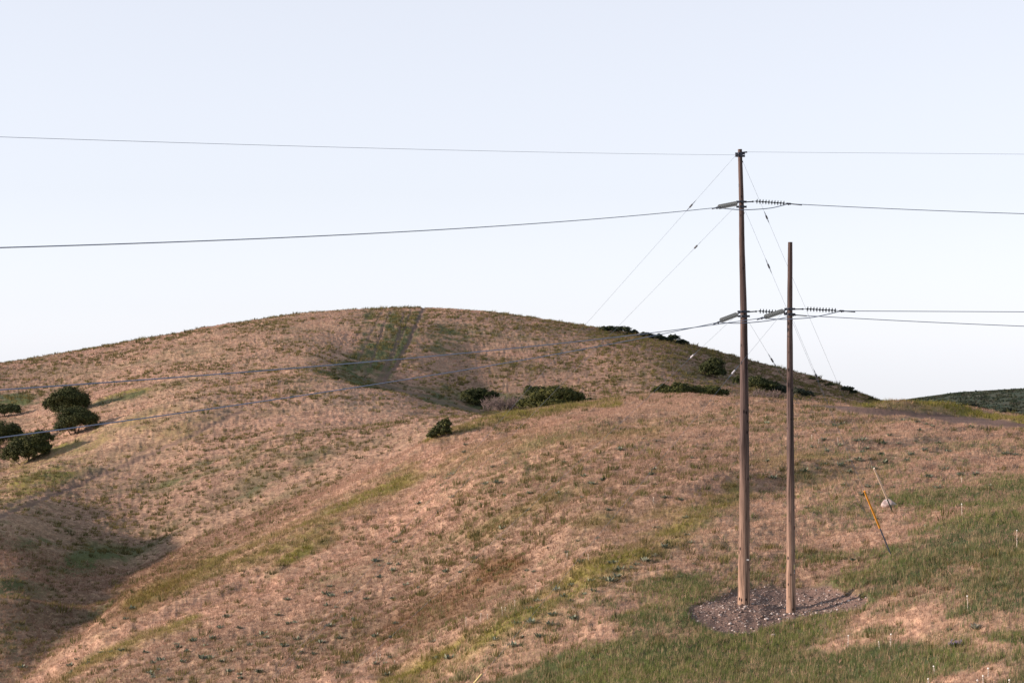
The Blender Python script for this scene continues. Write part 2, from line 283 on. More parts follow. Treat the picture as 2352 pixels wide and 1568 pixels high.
# patchiness
green = np.clip(green*1.15 - sst(.40, .70, n2)*.5, 0, 1)
spots = sst(.60, .72, fbm(X/1.6, Y/1.9, 2, 71))
green = np.clip(green + .22*sst(.45, .7, n1)*(GR < 430) + .32*spots*(n3+.2)*(GR < 430), 0, 1)
yel = np.clip(yel*(.40+.85*sst(.30, .62, fbm(X/3.2, Y/2.2, 3, 57))), 0, 1)
dirt = np.clip(mx([rut, road, pad]), 0, 1)
far = FAR*1.0
dark_grass_shade = np.clip(mx([mx([ell(360, 1190, 330, 110, 20, .8)*.75, ell(700, 1050, 260, 50, 18, .8)*.55, ell(200, 1400, 250, 120, 20, .8)*.8, ell(1000, 945, 160, 20, 0, .8)*.3])*MID,
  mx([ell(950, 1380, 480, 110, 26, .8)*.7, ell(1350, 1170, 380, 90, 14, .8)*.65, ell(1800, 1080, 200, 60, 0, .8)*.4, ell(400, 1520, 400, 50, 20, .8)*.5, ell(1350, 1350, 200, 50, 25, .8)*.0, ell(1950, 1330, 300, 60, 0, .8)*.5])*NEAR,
  mx([ell(1620, 840, 380, 75, -18, .7)*1.0, ell(1250, 870, 300, 60, 0, .8)*.7, ell(40, 880, 160, 50, 0, .8)*.6])*BACK])*(.65+.7*n1)-.45*light_, 0, 1)  # darker grass, plus shade painted into the gully and the hill's right flank
# ---- relief of the cover
amp = np.clip(.05+.0006*GR, .05, .16)*sst(30, 60, GR)
dens = 1-.8*mx([road, pad])
Z += amp*dens*((vn(X/.30, Y/.34, 3)-.3)*1.0+(vn(X/.9, Y/1.1, 4)-.5)*np.where(GR > 165, .45, .9)+(fbm(X/2.6, Y/3, 2, 6)-.5)*np.where(GR > 165, .6, 1.2))*np.where(GR > 430, .4, 1)
Z += dens*((vn(X/.13, Y/.22, 12)-.5)*.07*sst(190, 120, GR)*sst(30, 60, GR)+((vn(X/.7, Y/.8, 13)-.5)*.06+(vn(X/3.2, Y/.8, 14)-.5)*.22)*sst(150, 230, GR))*np.where(GR > 430, .5, 1)
# terracettes: little cattle steps that run along the slope
Z += .07*sst(50, 90, GR)*(1-mx([pad, road]))*(GR < 430)*(np.abs(((Z*1.1+fbm(X/7, Y/7, 2, 15)*2.2) % 1)-.5)*2-.5)
Z += green*NEAR*.05*vn(X/.2, Y/.2, 8)
Z -= rut*.12
Z += .28*np.clip(mx([line([(0, 1555), (200, 1480), (400, 1395), (560, 1335), (640, 1310)], 9, 9), line([(640, 1330), (800, 1250), (1000, 1150), (1200, 1075)], 9, 9)]), 0, 1)*NEAR
# pad cut into the slope, with low mounds at the poles
pA = P(1709, 1385, 80.0); pB = P(1817, 1405, 79.0)
for (mxx, myy, hh, rad) in ((pA.x+.3, pA.y-1.2, .22, 1.6), (pB.x+.4, pB.y-.9, .2, 1.4), (pA.x-2.2, pA.y-1.5, .15, 1.5), (pB.x+2.4, pB.y+.2, .12, 1.3), (pA.x+2.2,pA.y+2.5,-.15,1.5)):
    Z += hh*np.exp(-((X-mxx)**2+(Y-myy)**2)/rad**2)
Z += pad*((fbm(X/.5, Y/.5, 3, 88)-.5)*.16-.10)

for (q, rad) in ((pA, 1.7), (pB, 1.4)):      # earth heaped against each pole
    dz = q.z-ground_z(q.x, q.y); Z += dz*np.exp(-((X-q.x)**2+(Y-q.y)**2)/rad**2)
# ------------------------------------------------------------------ materials
def nmat(name):
    m = bpy.data.materials.new(name); m.use_nodes = True; t = m.node_tree; b = t.nodes['Principled BSDF']; return m, t, b
def N(t, ty, **kw):
    n = t.nodes.new(ty)
    for k, v in kw.items(): setattr(n, k, v)
    return n
def noise(t, vec, scale, detail=3, rough=.55, dist=0):
    n = N(t, 'ShaderNodeTexNoise'); n.inputs['Scale'].default_value = scale; n.inputs['Detail'].default_value = detail; n.inputs['Roughness'].default_value = rough; n.inputs['Distortion'].default_value = dist
    t.links.new(vec, n.inputs['Vector']); return n.outputs['Fac']
def ramp(t, fac, stops, interp='LINEAR'):
    n = N(t, 'ShaderNodeValToRGB'); n.color_ramp.interpolation = interp; e = n.color_ramp.elements
    while len(e) < len(stops): e.new(.5)
    for el, (p, c) in zip(e, stops): el.position = p; el.color = (c, c, c, 1) if isinstance(c, (int, float)) else (*c, 1)
    t.links.new(fac, n.inputs[0]); return n.outputs[0]
def mix(t, fac, a, b, mode='MIX'):
    n = N(t, 'ShaderNodeMix', data_type='RGBA', blend_type=mode)
    for s, v in ((n.inputs[0], fac), (n.inputs[6], a), (n.inputs[7], b)):
        if isinstance(v, (int, float)): s.default_value = v
        elif isinstance(v, tuple): s.default_value = (*v, 1)
        else: t.links.new(v, s)
    return n.outputs[2]
def math_(t, op, a, b=0.0):
    n = N(t, 'ShaderNodeMath', operation=op)
    for s, v in ((n.inputs[0], a), (n.inputs[1], b)):
        if isinstance(v, (int, float)): s.default_value = v
        else: t.links.new(v, s)
    return n.outputs[0]
PINK = (.39, .235, .175); TAN = (.39, .265, .18); STRAW = (.46, .32, .215); MAUVE = (.165, .11, .082); GREEN = (.055, .095, .028); OLIVE = (.13, .115, .042); YG = (.20, .175, .045); BRN = (.14, .075, .03); DIRT = (.125, .085, .070)
def ground_material():
    m, t, b = nmat('dry_grass_ground'); co = N(t, 'ShaderNodeNewGeometry').outputs['Position']
    a1 = N(t, 'ShaderNodeAttribute', attribute_name='cover'); a2 = N(t, 'ShaderNodeAttribute', attribute_name='bare')
    s1 = N(t, 'ShaderNodeSeparateColor'); s2 = N(t, 'ShaderNodeSeparateColor'); t.links.new(a1.outputs['Color'], s1.inputs[0]); t.links.new(a2.outputs['Color'], s2.inputs[0])
    gr, ye, br = s1.outputs[0], s1.outputs[1], s1.outputs[2]; di, fa, li = s2.outputs[0], s2.outputs[1], s2.outputs[2]
    big = noise(t, co, .035, 4); mid = noise(t, co, .35, 4); fin = noise(t, co, 3.2, 4, .65); vf = noise(t, co, 14, 3, .7)
    c = mix(t, ramp(t, big, [(.38, 0), (.62, 1)]), PINK, TAN)
    c = mix(t, ramp(t, mid, [(.42, 0), (.68, .75)]), c, MAUVE)
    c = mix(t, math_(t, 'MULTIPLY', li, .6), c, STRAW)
    a3 = N(t, 'ShaderNodeAttribute', attribute_name='dark_grass_shade'); du = a3.outputs['Fac']; c = mix(t, math_(t, 'MULTIPLY', du, .9), c, (.135, .092, .072))
    mps = N(t, 'ShaderNodeMapping'); mps.inputs['Scale'].default_value = (.35, 1.1, 5); t.links.new(co, mps.inputs[0]); stk = noise(t, mps.outputs[0], 1.0, 4, .6); c = mix(t, ramp(t, stk, [(.36, .55), (.5, 0)]), c, MAUVE); c = mix(t, ramp(t, stk, [(.52, 0), (.66, .5)]), c, STRAW)
    c = mix(t, ramp(t, fin, [(.35, .6), (.55, 0)]), c, MAUVE)
    c = mix(t, ramp(t, fin, [(.52, 0), (.68, .55)]), c, STRAW)
    c = mix(t, math_(t, 'MULTIPLY', ramp(t, vf, [(.5, 0), (.62, .6)]), ramp(t, mid, [(.4, .3), (.6, 1)])), c, OLIVE)
    jitter = math_(t, 'ADD', math_(t, 'MULTIPLY', math_(t, 'SUBTRACT', vf, .5), 1.4), 0)
    gf = ramp(t, math_(t, 'ADD', gr, math_(t, 'MULTIPLY', jitter, gr)), [(.12, 0), (.75, 1)])
    yf = ramp(t, math_(t, 'ADD', ye, math_(t, 'MULTIPLY', jitter, ye)), [(.12, 0), (.8, 1)])
    gcol = mix(t, ramp(t, fin, [(.3, 0), (.7, 1)]), (.050, .062, .026), (.10, .115, .045))
    gcol = mix(t, ramp(t, noise(t, co, .12, 3), [(.4, 0), (.65, .7)]), gcol, (.058, .075, .042))
    c = mix(t, yf, c, mix(t, fin, OLIVE, YG)); c = mix(t, gf, c, gcol)
    c = mix(t, br, c, mix(t, mid, BRN, (.06, .04, .02)))
    st = noise(t, co, 9, 4, .7)
    dc = mix(t, ramp(t, st, [(.58, 0), (.75, .8)]), DIRT, (.26, .20, .175)); dc = mix(t, ramp(t, vf, [(.3, .6), (.5, 0)]), dc, (.065, .045, .042))
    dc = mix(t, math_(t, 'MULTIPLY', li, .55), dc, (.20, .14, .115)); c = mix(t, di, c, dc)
    fc = mix(t, ramp(t, noise(t, co, .05, 5, .65), [(.4, 0), (.6, 1)]), (.026, .048, .030), (.07, .07, .048))
    c = mix(t, fa, c, fc)
    t.links.new(c, b.inputs['Base Color']); b.inputs['Roughness'].default_value = .95; b.inputs['Specular IOR Level'].default_value = .1
    bp = N(t, 'ShaderNodeBump'); bp.inputs['Strength'].default_value = .7; bp.inputs['Distance'].default_value = .08
    t.links.new(math_(t, 'ADD', fin, math_(t, 'MULTIPLY', vf, .5)), bp.inputs['Height']); t.links.new(bp.outputs[0], b.inputs['Normal'])
    return m
M_ground = ground_material()
def tint_mat(name, rough=.9, spec=.1, var=.25, trans=0.0):
    m, t, b = nmat(name); a = N(t, 'ShaderNodeAttribute', attribute_name='tint'); co = N(t, 'ShaderNodeTexCoord').outputs['Object']
    f = noise(t, co, 6, 2); c = mix(t, ramp(t, f, [(.35, 1-var), (.65, 1+var)]), (0, 0, 0), a.outputs['Color'])
    n = N(t, 'ShaderNodeMix', data_type='RGBA', blend_type='MULTIPLY'); n.inputs[0].default_value = 1
    t.links.new(a.outputs['Color'], n.inputs[6]); t.links.new(ramp(t, f, [(.35, 1-var), (.65, 1.0)]), n.inputs[7])
    t.links.new(n.outputs[2], b.inputs['Base Color']); b.inputs['Roughness'].default_value = rough; b.inputs['Specular IOR Level'].default_value = spec
    if trans:
        tr = N(t, 'ShaderNodeBsdfTranslucent'); ms = N(t, 'ShaderNodeMixShader'); ms.inputs[0].default_value = trans
        t.links.new(n.outputs[2], tr.inputs[0]); t.links.new(b.outputs[0], ms.inputs[1]); t.links.new(tr.outputs[0], ms.inputs[2])
        t.links.new(ms.outputs[0], t.nodes['Material Output'].inputs[0])
    return m
M_grass = tint_mat('grass_blades', trans=.3); M_leaf = tint_mat('oak_leaves', .75, .2, .35); M_plant = tint_mat('plant_leaves', .6, .3, trans=.2); M_stone = tint_mat('limestone', .9, .2, .3)
def simple(name, colr, rough=.6, metal=0, spec=.5, nscale=8, namt=.35, bump=0):
    m, t, b = nmat(name); co = N(t, 'ShaderNodeTexCoord').outputs['Object']; f = noise(t, co, nscale, 4)
    t.links.new(mix(t, ramp(t, f, [(.35, namt), (.65, 0)]), colr, tuple(c*.45 for c in colr)), b.inputs['Base Color'])
    b.inputs['Roughness'].default_value = rough; b.inputs['Metallic'].default_value = metal; b.inputs['Specular IOR Level'].default_value = spec
    return m
M_steel = simple('galvanised_steel', (.10, .12, .15), .55, .6); M_dark = simple('dark_weathered_steel', (.035, .045, .065), .6, .3)
M_wire = simple('aluminium_conductor', (.14, .19, .28), .6, .2, nscale=.5); M_guy = simple('galvanised_guy_strand', (.13, .17, .23), .5, .4)
M_glass = simple('grey_glass_insulator', (.085, .108, .118), .35, 0, .6, 20, .25); M_disc_dark = simple('dark_disc_insulator', (.008, .012, .022), .6, 0, .12, 20, .3)  # right-hand strings get a much darker disc colour than the left
M_cap = simple('insulator_cap', (.012, .015, .022), .6, 0, .15); M_orange = simple('orange_plastic_guard', (.62, .27, .03), .5, 0, .4, 3, .3); M_white = simple('white_plastic_guard', (.62, .52, .42), .5, 0, .4, 3, .3)
M_rod = simple('anchor_rod', (.12, .15, .21), .5, .6); M_greenrod = simple('dark_green_rod', (.03, .07, .055), .5, .2); M_fibre = simple('fibreglass_strain_link', (.06, .07, .085), .4); M_fibre_w = simple('white_strain_link', (.42, .44, .48), .4)
M_bark = simple('oak_bark', (.10, .075, .06), .9, 0, .1, 5, .5); M_twig = simple('bare_grey_twigs', (.14, .112, .105), .9, 0, .1, 5, .4); M_tagw = simple('white_tag', (.75, .75, .72), .5, 0, .4, 30, .1); M_tagy = simple('yellow_tag', (.7, .55, .05), .5, 0, .4, 30, .1); M_black = simple('black_lettering', (.02, .02, .02), .6)
M_mul = simple('dry_mullein_stalk', (.52, .47, .40), .9, 0, .1, 12, .3)
def wood_material():
    m, t, b = nmat('weathered_pole_wood'); tc = N(t, 'ShaderNodeTexCoord'); co = tc.outputs['Object']
    mp = N(t, 'ShaderNodeMapping'); mp.inputs['Scale'].default_value = (14, 14, .35); t.links.new(co, mp.inputs[0])
    g1 = noise(t, mp.outputs[0], 1.0, 5, .65, .4); mp2 = N(t, 'ShaderNodeMapping'); mp2.inputs['Scale'].default_value = (45, 45, .8); t.links.new(co, mp2.inputs[0]); g2 = noise(t, mp2.outputs[0], 1, 3, .6)
    z = N(t, 'ShaderNodeSeparateXYZ'); t.links.new(co, z.inputs[0])
    hgt = N(t, 'ShaderNodeMapRange'); hgt.inputs[1].default_value = 0; hgt.inputs[2].default_value = 6.5; t.links.new(z.outputs[2], hgt.inputs[0])
    c = mix(t, ramp(t, g1, [(.32, 0), (.68, 1)]), (.028, .021, .021), (.130, .096, .086))
    cb = mix(t, ramp(t, g1, [(.32, 0), (.68, 1)]), (.16, .098, .066), (.50, .35, .26))
    c = mix(t, ramp(t, hgt.outputs[0], [(0, 1), (.28, .65), (1, 0)]), c, cb)
    c = mix(t, ramp(t, g2, [(.36, .9), (.47, 0)]), c, (.025, .016, .014))
    # checks (long cracks)
    mp3 = N(t, 'ShaderNodeMapping'); mp3.inputs['Scale'].default_value = (5, 5, .08); t.links.new(co, mp3.inputs[0]); g3 = noise(t, mp3.outputs[0], 1, 2, .5)
    crack = ramp(t, g3, [(.47, 0), (.5, 1), (.53, 0)]); c = mix(t, math_(t, 'MULTIPLY', crack, .8), c, (.015, .01, .01))
    vo = N(t, 'ShaderNodeTexVoronoi'); vo.inputs['Scale'].default_value = 1; mp4 = N(t, 'ShaderNodeMapping'); mp4.inputs['Scale'].default_value = (4.6, 4.6, 2.4); t.links.new(co, mp4.inputs[0]); t.links.new(mp4.outputs[0], vo.inputs[0])
    c = mix(t, ramp(t, vo.outputs['Distance'], [(.15, 1), (.23, 0)]), c, (.012, .008, .008))
    t.links.new(c, b.inputs['Base Color']); b.inputs['Roughness'].default_value = .85; b.inputs['Specular IOR Level'].default_value = .2
    bp = N(t, 'ShaderNodeBump'); bp.inputs['Strength'].default_value = .6; bp.inputs['Distance'].default_value = .02; t.links.new(g1, bp.inputs['Height']); t.links.new(bp.outputs[0], b.inputs['Normal'])
    return m
M_wood = wood_material()

# ------------------------------------------------------------------ ground objects (one continuous surface cut into its named pieces)
verts = np.stack([X, Y, Z], -1).reshape(-1, 3)
idx = np.arange(NR*NA).reshape(NR, NA)
faces = np.stack([idx[:-1, :-1], idx[:-1, 1:], idx[1:, 1:], idx[1:, :-1]], -1)[:, :, ::-1].reshape(-1, 4)
def fa_(A): return ((A[:-1, :-1]+A[1:, 1:])*.5).reshape(-1)
cls = np.zeros(len(faces), int)
cls[fa_(((GR > rK[None, :]+8)*1.0)) > .6] = 1
cls[fa_(FAR*1.0) > .6] = 2
cls[fa_(road) > .5] = 3; cls[fa_(pad) > .5] = 4
C1 = np.stack([green, yel, brown], -1).reshape(-1, 3); dirt = dirt*np.where(rut > mx([road, pad]), .9, 1)
C2 = np.stack([dirt, far, np.clip(light_*.8, 0, 1)], -1).reshape(-1, 3)
for k, nm, lab in ((0, 'ground', 'dry pinkish grass slope falling into a gully'), (1, 'hill', 'rounded dry grass hill with wheel ruts to its top'), (2, 'far_hill', 'dark scrubby hill at the right horizon'), (3, 'dirt_road', 'dark dirt road along the crest'), (4, 'gravel_pad', 'stony bare earth patch round the two poles')):
    f = faces[cls == k]; u, inv = np.unique(f, return_inverse=True)
    me = np_mesh(nm, verts[u], inv.reshape(-1, 4), smooth=True); add_col(me, 'cover', C1[u]); add_col(me, 'bare', C2[u]); add_col(me, 'dark_grass_shade', np.repeat(dark_grass_shade.reshape(-1, 1)[u], 3, 1))
    tag(link(nm, me, M_ground), lab, kind='structure')

# ------------------------------------------------------------------ grass as real blades
def samp(A, a, r):
    j = np.clip(np.searchsorted(az, a), 0, NA-1); i = np.clip(np.searchsorted(rs, r), 0, NR-1); return A[i, j]
def scatter(n, r0, r1, v0=-160, v1=2520, power=2.0):
    a = np.arctan((rng.uniform(v0, v1, n)-CX)/F); u = rng.random(n)
    r = (r0**power+(r1**power-r0**power)*u)**(1/power); return a, r
def blades(name, a, r, h, w, nb, col0, col1, spread, lean, label, cat='grass', stuff=True):
    n = len(a); z = zat(a, r)-.02; bx = r*np.sin(a); by = r*np.cos(a)
    A = np.repeat(np.arange(n), nb); m = len(A)
    ang = rng.uniform(0, 2*np.pi, m); rad = np.sqrt(rng.random(m))*spread[A]
    px = bx[A]+np.cos(ang)*rad; py = by[A]+np.sin(ang)*rad; pz = z[A]
    hh = h[A]*rng.uniform(.6, 1.15, m); la = lean*rng.uniform(.2, 1.1, m)*hh; d2 = ang+rng.normal(0, .5, m)
    tx = px+np.cos(d2)*la+.12*hh; ty = py+np.sin(d2)*la; tz = pz+hh
    fa = rng.uniform(0, np.pi, m); wx = np.cos(fa)*w[A]/2; wy = np.sin(fa)*w[A]/2*.6
    V = np.empty((m, 3, 3)); V[:, 0] = np.stack([px-wx, py-wy, pz], -1); V[:, 1] = np.stack([px+wx, py+wy, pz], -1); V[:, 2] = np.stack([tx, ty, tz], -1)
    t = rng.random(n)[A][:, None]*.7+rng.random(m)[:, None]*.3; C = col0[A]*(1-t)+col1[A]*t
    me = np_mesh(name, V.reshape(-1, 3), np.arange(m*3).reshape(m, 3), np.repeat(C, 3, axis=0))
    return tag(link(name, me, M_grass), label, cat, kind='stuff')
def arr(c, n): return np.tile(np.array(c, float), (n, 1))
# dry grass over the near slopes
a, r = scatter(210000, 58, 178, power=1.2); g = samp(green, a, r); ye = samp(yel, a, r); dd = samp(dirt, a, r); br = samp(brown, a, r); li = samp(dark_grass_shade, a, r)
k = (dd < .3) & (rng.random(len(a)) > g*.62); a, r, g, ye, br, li = (q[k] for q in (a, r, g, ye, br, li)); n = len(a)
t1 = vn(r*np.sin(a)/5, r*np.cos(a)/5, 91)[:, None]
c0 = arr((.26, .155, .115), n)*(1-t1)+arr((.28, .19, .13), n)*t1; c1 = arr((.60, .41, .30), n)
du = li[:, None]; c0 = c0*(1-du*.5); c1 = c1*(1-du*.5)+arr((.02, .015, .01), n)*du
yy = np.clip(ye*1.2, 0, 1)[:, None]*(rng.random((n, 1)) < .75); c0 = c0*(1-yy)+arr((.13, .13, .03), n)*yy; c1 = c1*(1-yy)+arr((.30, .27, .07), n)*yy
bb = br[:, None]*(rng.random((n, 1)) < .8); c0 = c0*(1-bb)+arr((.10, .05, .02), n)*bb; c1 = c1*(1-bb)+arr((.17, .10, .03), n)*bb
sc = .55+r/200
blades('dry_grass', a, r, rng.uniform(.10, .20, n)*sc*(1+yy[:, 0]*.7), rng.uniform(.018, .035, n)*sc, 6, c0, c1, rng.uniform(.06, .16, n)*sc, .8, 'short dry pink and straw grass over the near slopes')
# green grass
a, r = scatter(160000, 52, 150, v0=900, power=.8); g = samp(green, a, r); dd = samp(dirt, a, r)
k = (dd < .35) & (rng.random(len(a)) < g*1.3-.1); a, r = a[k], r[k]; n = len(a)
t1 = vn(r*np.sin(a)/3, r*np.cos(a)/3, 92)[:, None]; t2 = (rng.random((n, 1)) < .34)
c0 = arr((.065, .095, .042), n)*(1-t1)+arr((.11, .14, .042), n)*t1; c1 = arr((.13, .17, .085), n)*(1-t1)+arr((.23, .27, .08), n)*t1
c0 = np.where(t2, arr((.28, .22, .12), n), c0); c1 = np.where(t2, arr((.42, .34, .2), n), c1)
blades('green_grass', a, r, rng.uniform(.16, .34, n), rng.uniform(.014, .026, n), 6, c0, c1, rng.uniform(.05, .13, n), .35, 'green grass round the gravel pad at lower right')
# olive bunch grass clumps on all slopes
a, r = scatter(52000, 60, 420, power=1.25); dd = samp(dirt, a, r); cl = fbm(r*np.sin(a)/11, r*np.cos(a)/11, 2, 93); k = (dd < .3) & (rng.random(len(a)) < sst(.35, .62, cl)*.7+.06+samp(dark_grass_shade, a, r)*.5); a, r = a[k], r[k]; n = len(a)
t1 = rng.random((n, 1)); c0 = arr((.06, .065, .028), n)*(1-t1)+arr((.13, .105, .04), n)*t1; c1 = arr((.13, .135, .05), n)*(1-t1)+arr((.26, .215, .085), n)*t1
sz = rng.lognormal(0, .3, n)
blades('bunch_grass', a, r, .22*sz*(.8+r/500), .022*sz*(.6+r/160), 26, c0, c1, .16*sz*(.8+r/400), .5, 'olive green tufts of bunch grass dotted over the slopes')
# small dry tufts farther off
a, r = scatter(140000, 165, 412, power=1.4); dd = samp(dirt, a, r); g = samp(green, a, r); k = (dd < .3) & (rng.random(len(a)) > g*.5); a, r, g = a[k], r[k], g[k][:, None]; n = len(a)
c0 = arr((.26, .16, .125), n)*(1-g)+arr((.075, .09, .04), n)*g; c1 = arr((.60, .41, .31), n)*(1-g)*(1-.5*samp(dark_grass_shade, a, r)[:, None])+arr((.12, .14, .05), n)*g
blades('distant_grass', a, r, rng.uniform(.12, .26, n), .055*r/200, 5, c0, c1, rng.uniform(.1, .3, n), .6, 'dry grass over the slopes and hill behind the gully')

a, r = scatter(1600, 600, 790, v0=1950, v1=2520); n = len(a); t1 = rng.random((n, 1))
blades('distant_scrub', a, r, rng.uniform(.25, .8, n), rng.uniform(.4, .9, n), 9, arr((.03, .05, .035), n), arr((.06, .075, .04), n)*t1+arr((.08, .07, .055), n)*(1-t1), rng.uniform(.5, 1.6, n), .7, 'dark low scrub over the far hill', 'scrub')
# ------------------------------------------------------------------ bushes
def leafy(lobes, leaf, dens, c0, c1, seed, inner=.45):
    """lobes: (centre, rx, ry, rz). returns verts, faces, colours of leaf clusters"""
    g = np.random.default_rng(seed); VV, CC = [], []
    for (c, rx, ry, rz) in lobes:
        area = 4*math.pi*((rx*ry)**1.6/3+(rx*rz)**1.6/3+(ry*rz)**1.6/3)**(1/1.6)
        n = int(np.clip(area*dens*2.4/leaf**2, 260, 26000)); nc = max(22, int(n/32))
        d = g.normal(size=(nc, 3)); d /= np.linalg.norm(d, axis=1)[:, None]; d[:, 2] = np.where(d[:, 2] < -.35, -d[:, 2]*.6, d[:, 2])
        rad = (g.uniform(inner, 1.04, nc)+(g.random(nc) < .12)*.14)[:, None]; cc = d*rad; cs = g.uniform(.15, .30, nc); ct = np.clip(g.normal(.45, .25, nc), 0, 1)
        k = g.integers(0, nc, n); off = g.normal(size=(n, 3)); off /= np.linalg.norm(off, axis=1)[:, None]
        pp = cc[k]+off*cs[k][:, None]*g.uniform(.5, 1.1, n)[:, None]
        pos = pp*np.array([rx, ry, rz])+np.array(c)
        nr = off+pp*.4+g.normal(0, .5, (n, 3)); nr /= np.linalg.norm(nr, axis=1)[:, None]
        u = np.cross(nr, g.normal(size=(n, 3))); u /= np.linalg.norm(u, axis=1)[:, None]; v = np.cross(nr, u)
        s = leaf*g.uniform(.6, 1.3, n)[:, None]
        VV.append(np.stack([pos-u*s*.55, pos-v*s*.35+nr*s*.1, pos+u*s*.6, pos+v*s*.35+nr*s*.1], 1))
        t = np.clip(ct[k]+g.normal(0, .15, n), 0, 1)[:, None]; C = np.array(c0)*(1-t)+np.array(c1)*t; CC.append(np.repeat(C, 4, axis=0))
    V = np.concatenate(VV).reshape(-1, 3); return V, np.arange(len(V)).reshape(-1, 4), np.concatenate(CC)
OAK0, OAK1 = (.022, .034, .013), (.085, .098, .030)
def bush(name, label, lobes_px, d, base=None, leaf=None, dens=1.6, c0=OAK0, c1=OAK1, group=None, cat='bush', depth=.8, seed=1, stems=6):
    """lobes_px: (cx, cy, rx, ry) in photo px at distance d"""
    bx = sum(l[0]*l[2] for l in lobes_px)/sum(l[2] for l in lobes_px)
    if base: d = ground_at(bx, base-2, max(60, d*.8)).y+max(l[2] for l in lobes_px)*.5*d/F
    if group == GL: lobes_px = [(a_, b_-1, c_*1.1, d_*1.12) for a_, b_, c_, d_ in lobes_px]
    k = d/F; xs = [l[0] for l in lobes_px]; bx = sum(l[0]*l[2] for l in lobes_px)/sum(l[2] for l in lobes_px)
    by = max(l[1]+l[3] for l in lobes_px) if base is None else base
    B = P(bx, by, d); B.z = min(B.z, ground_z(B.x, B.y)+.1) ; B.z = ground_z(B.x, B.y)-.05
    root = empty(name, B, label, cat, group); leaf = leaf or max(.12, d/1991*1.0)
    lobes = []; r2 = random.Random(seed)
    for i, (cx, cy, rx, ry) in enumerate(lobes_px):
        c = P(cx, cy, d)+Vector((0, r2.uniform(-.15, .15)*rx*k, 0))
        # an uneven crown: each lobe breaks into smaller heads
        lobes.append((tuple(c-B), rx*k*.98, rx*k*depth*.98, ry*k*.98))
        for q in range(5):
            th = r2.uniform(-.35, math.pi+.35); f = r2.uniform(.5, .68)
            cc = c-B+Vector((math.cos(th)*rx*k*f, r2.uniform(-.5, .5)*rx*k*depth, math.sin(th)*ry*k*f)); s = r2.uniform(.38, .5)
            lobes.append((tuple(cc), rx*k*s, rx*k*s, min(ry, rx)*k*s*1.15))
    gz = min(-.1, min(l[0][2]-l[3] for l in lobes)) if False else None
    V, Fc, C = leafy(lobes, leaf, dens, c0, c1, seed)
    # keep leaves out of the ground
    wx = V[:, 0]+B.x; wy = V[:, 1]+B.y; gzz = zat(np.arctan2(wx, wy), np.hypot(wx, wy))-B.z
    V[:, 2] = np.maximum(V[:, 2], gzz+.03*np.abs(np.sin(V[:, 0]*9)))
    cr = link('crown', np_mesh('crown', V, Fc, C), M_leaf, root)
    for l in lobes[::6][:3]:
        t = B+Vector(l[0]); s = B+Vector((l[0][0]*.35, l[0][1]*.35, 0)); s.z = ground_z(s.x, s.y)-.1; mdl = (s*.5+t*.5)+Vector((r2.uniform(-.2, .2), 0, .1)); w = max(.03, l[1]*.06)
        MB().tube([s, mdl, t], [w, w*.7, w*.3], 6).build('stem', M_bark, root)
    return root
GL = 'oak bushes in the ravine at the left edge'
bush('oak_bush', 'broad dark oak bush, the uppermost of the two beside each other in the left ravine', [(163, 920, 40, 27), (117, 933, 18, 20), (142, 940, 28, 18), (186, 928, 19, 24), (160, 938, 30, 18)], 268, 957, seed=11, group=GL)
bush('oak_bush', 'dark dome-shaped oak bush just below the uppermost one, crossed by the lowest power line', [(172, 965, 40, 27), (190, 968, 33, 25), (150, 982, 25, 20)], 256, 1002, seed=12, group=GL)
bush('oak_bush', 'small oak bush at the left edge of the photo above the large clump', [(18, 943, 28, 14), (-12, 945, 22, 16)], 275, 960, seed=13, group=GL)
bush('oak_bush', 'large dark oak bush cut by the left edge, behind the lower power line', [(5, 1000, 42, 30), (-35, 1005, 40, 34), (38, 1005, 20, 20)], 262, 1034, seed=14, group=GL)
bush('oak_bush', 'lowest oak bush of the left ravine, lighter olive crown with a hanging right lobe', [(65, 1028, 38, 30), (95, 1010, 22, 20), (20, 1048, 20, 20), (105, 1028, 16, 12), (50, 1045, 30, 18)], 250, 1068, seed=15, c1=(.11, .12, .035), group=GL)
bush('oak_bush', 'lone small oak bush in the fold between the gully slope and the spur', [(1017, 982, 20, 20), (1003, 994, 19, 13), (1026, 975, 13, 15), (992, 1000, 13, 8), (1024, 992, 14, 12)], 186, 1008, seed=16, c1=(.12, .13, .04))
bush('low_bush', 'tiny dark bush on the shoulder left of the wheel ruts', [(771, 870, 10, 5)], 272, 874, seed=17, leaf=.14)
GC = 'bushes in the hollow at the centre'
bush('oak_bush', 'dark oak bush at the left end of the central hollow', [(1083, 911, 26, 20), (1107, 906, 26, 15), (1132, 909, 15, 12), (1102, 922, 30, 14)], 292, 934, seed=18, group=GC)
bush('oak_bush', 'small dark round bush between the grey brush and the big oak', [(1186, 917, 13, 8)], 296, 926, seed=19, group=GC)
bush('oak_bush', 'dark oak crown rising behind the left shoulder of the big central oak', [(1222, 902, 22, 18), (1240, 897, 16, 12)], 300, 935, seed=20, group=GC)
bush('oak_bush', 'largest oak bush in the central hollow, wide olive green crown', [(1285, 907, 38, 24), (1250, 915, 36, 26), (1216, 928, 28, 17), (1318, 916, 26, 18), (1345, 925, 16, 9), (1270, 928, 55, 16)], 288, 944, seed=21, c1=(.13, .135, .032), group=GC)
bush('low_bush', 'low grey-green brush trailing right of the big central oak', [(1330, 922, 24, 8), (1362, 920, 22, 8), (1378, 923, 14, 5)], 284, 929, seed=22, c1=(.07, .085, .035), group=GC)
GS = 'bushes standing on the skyline of the hill'
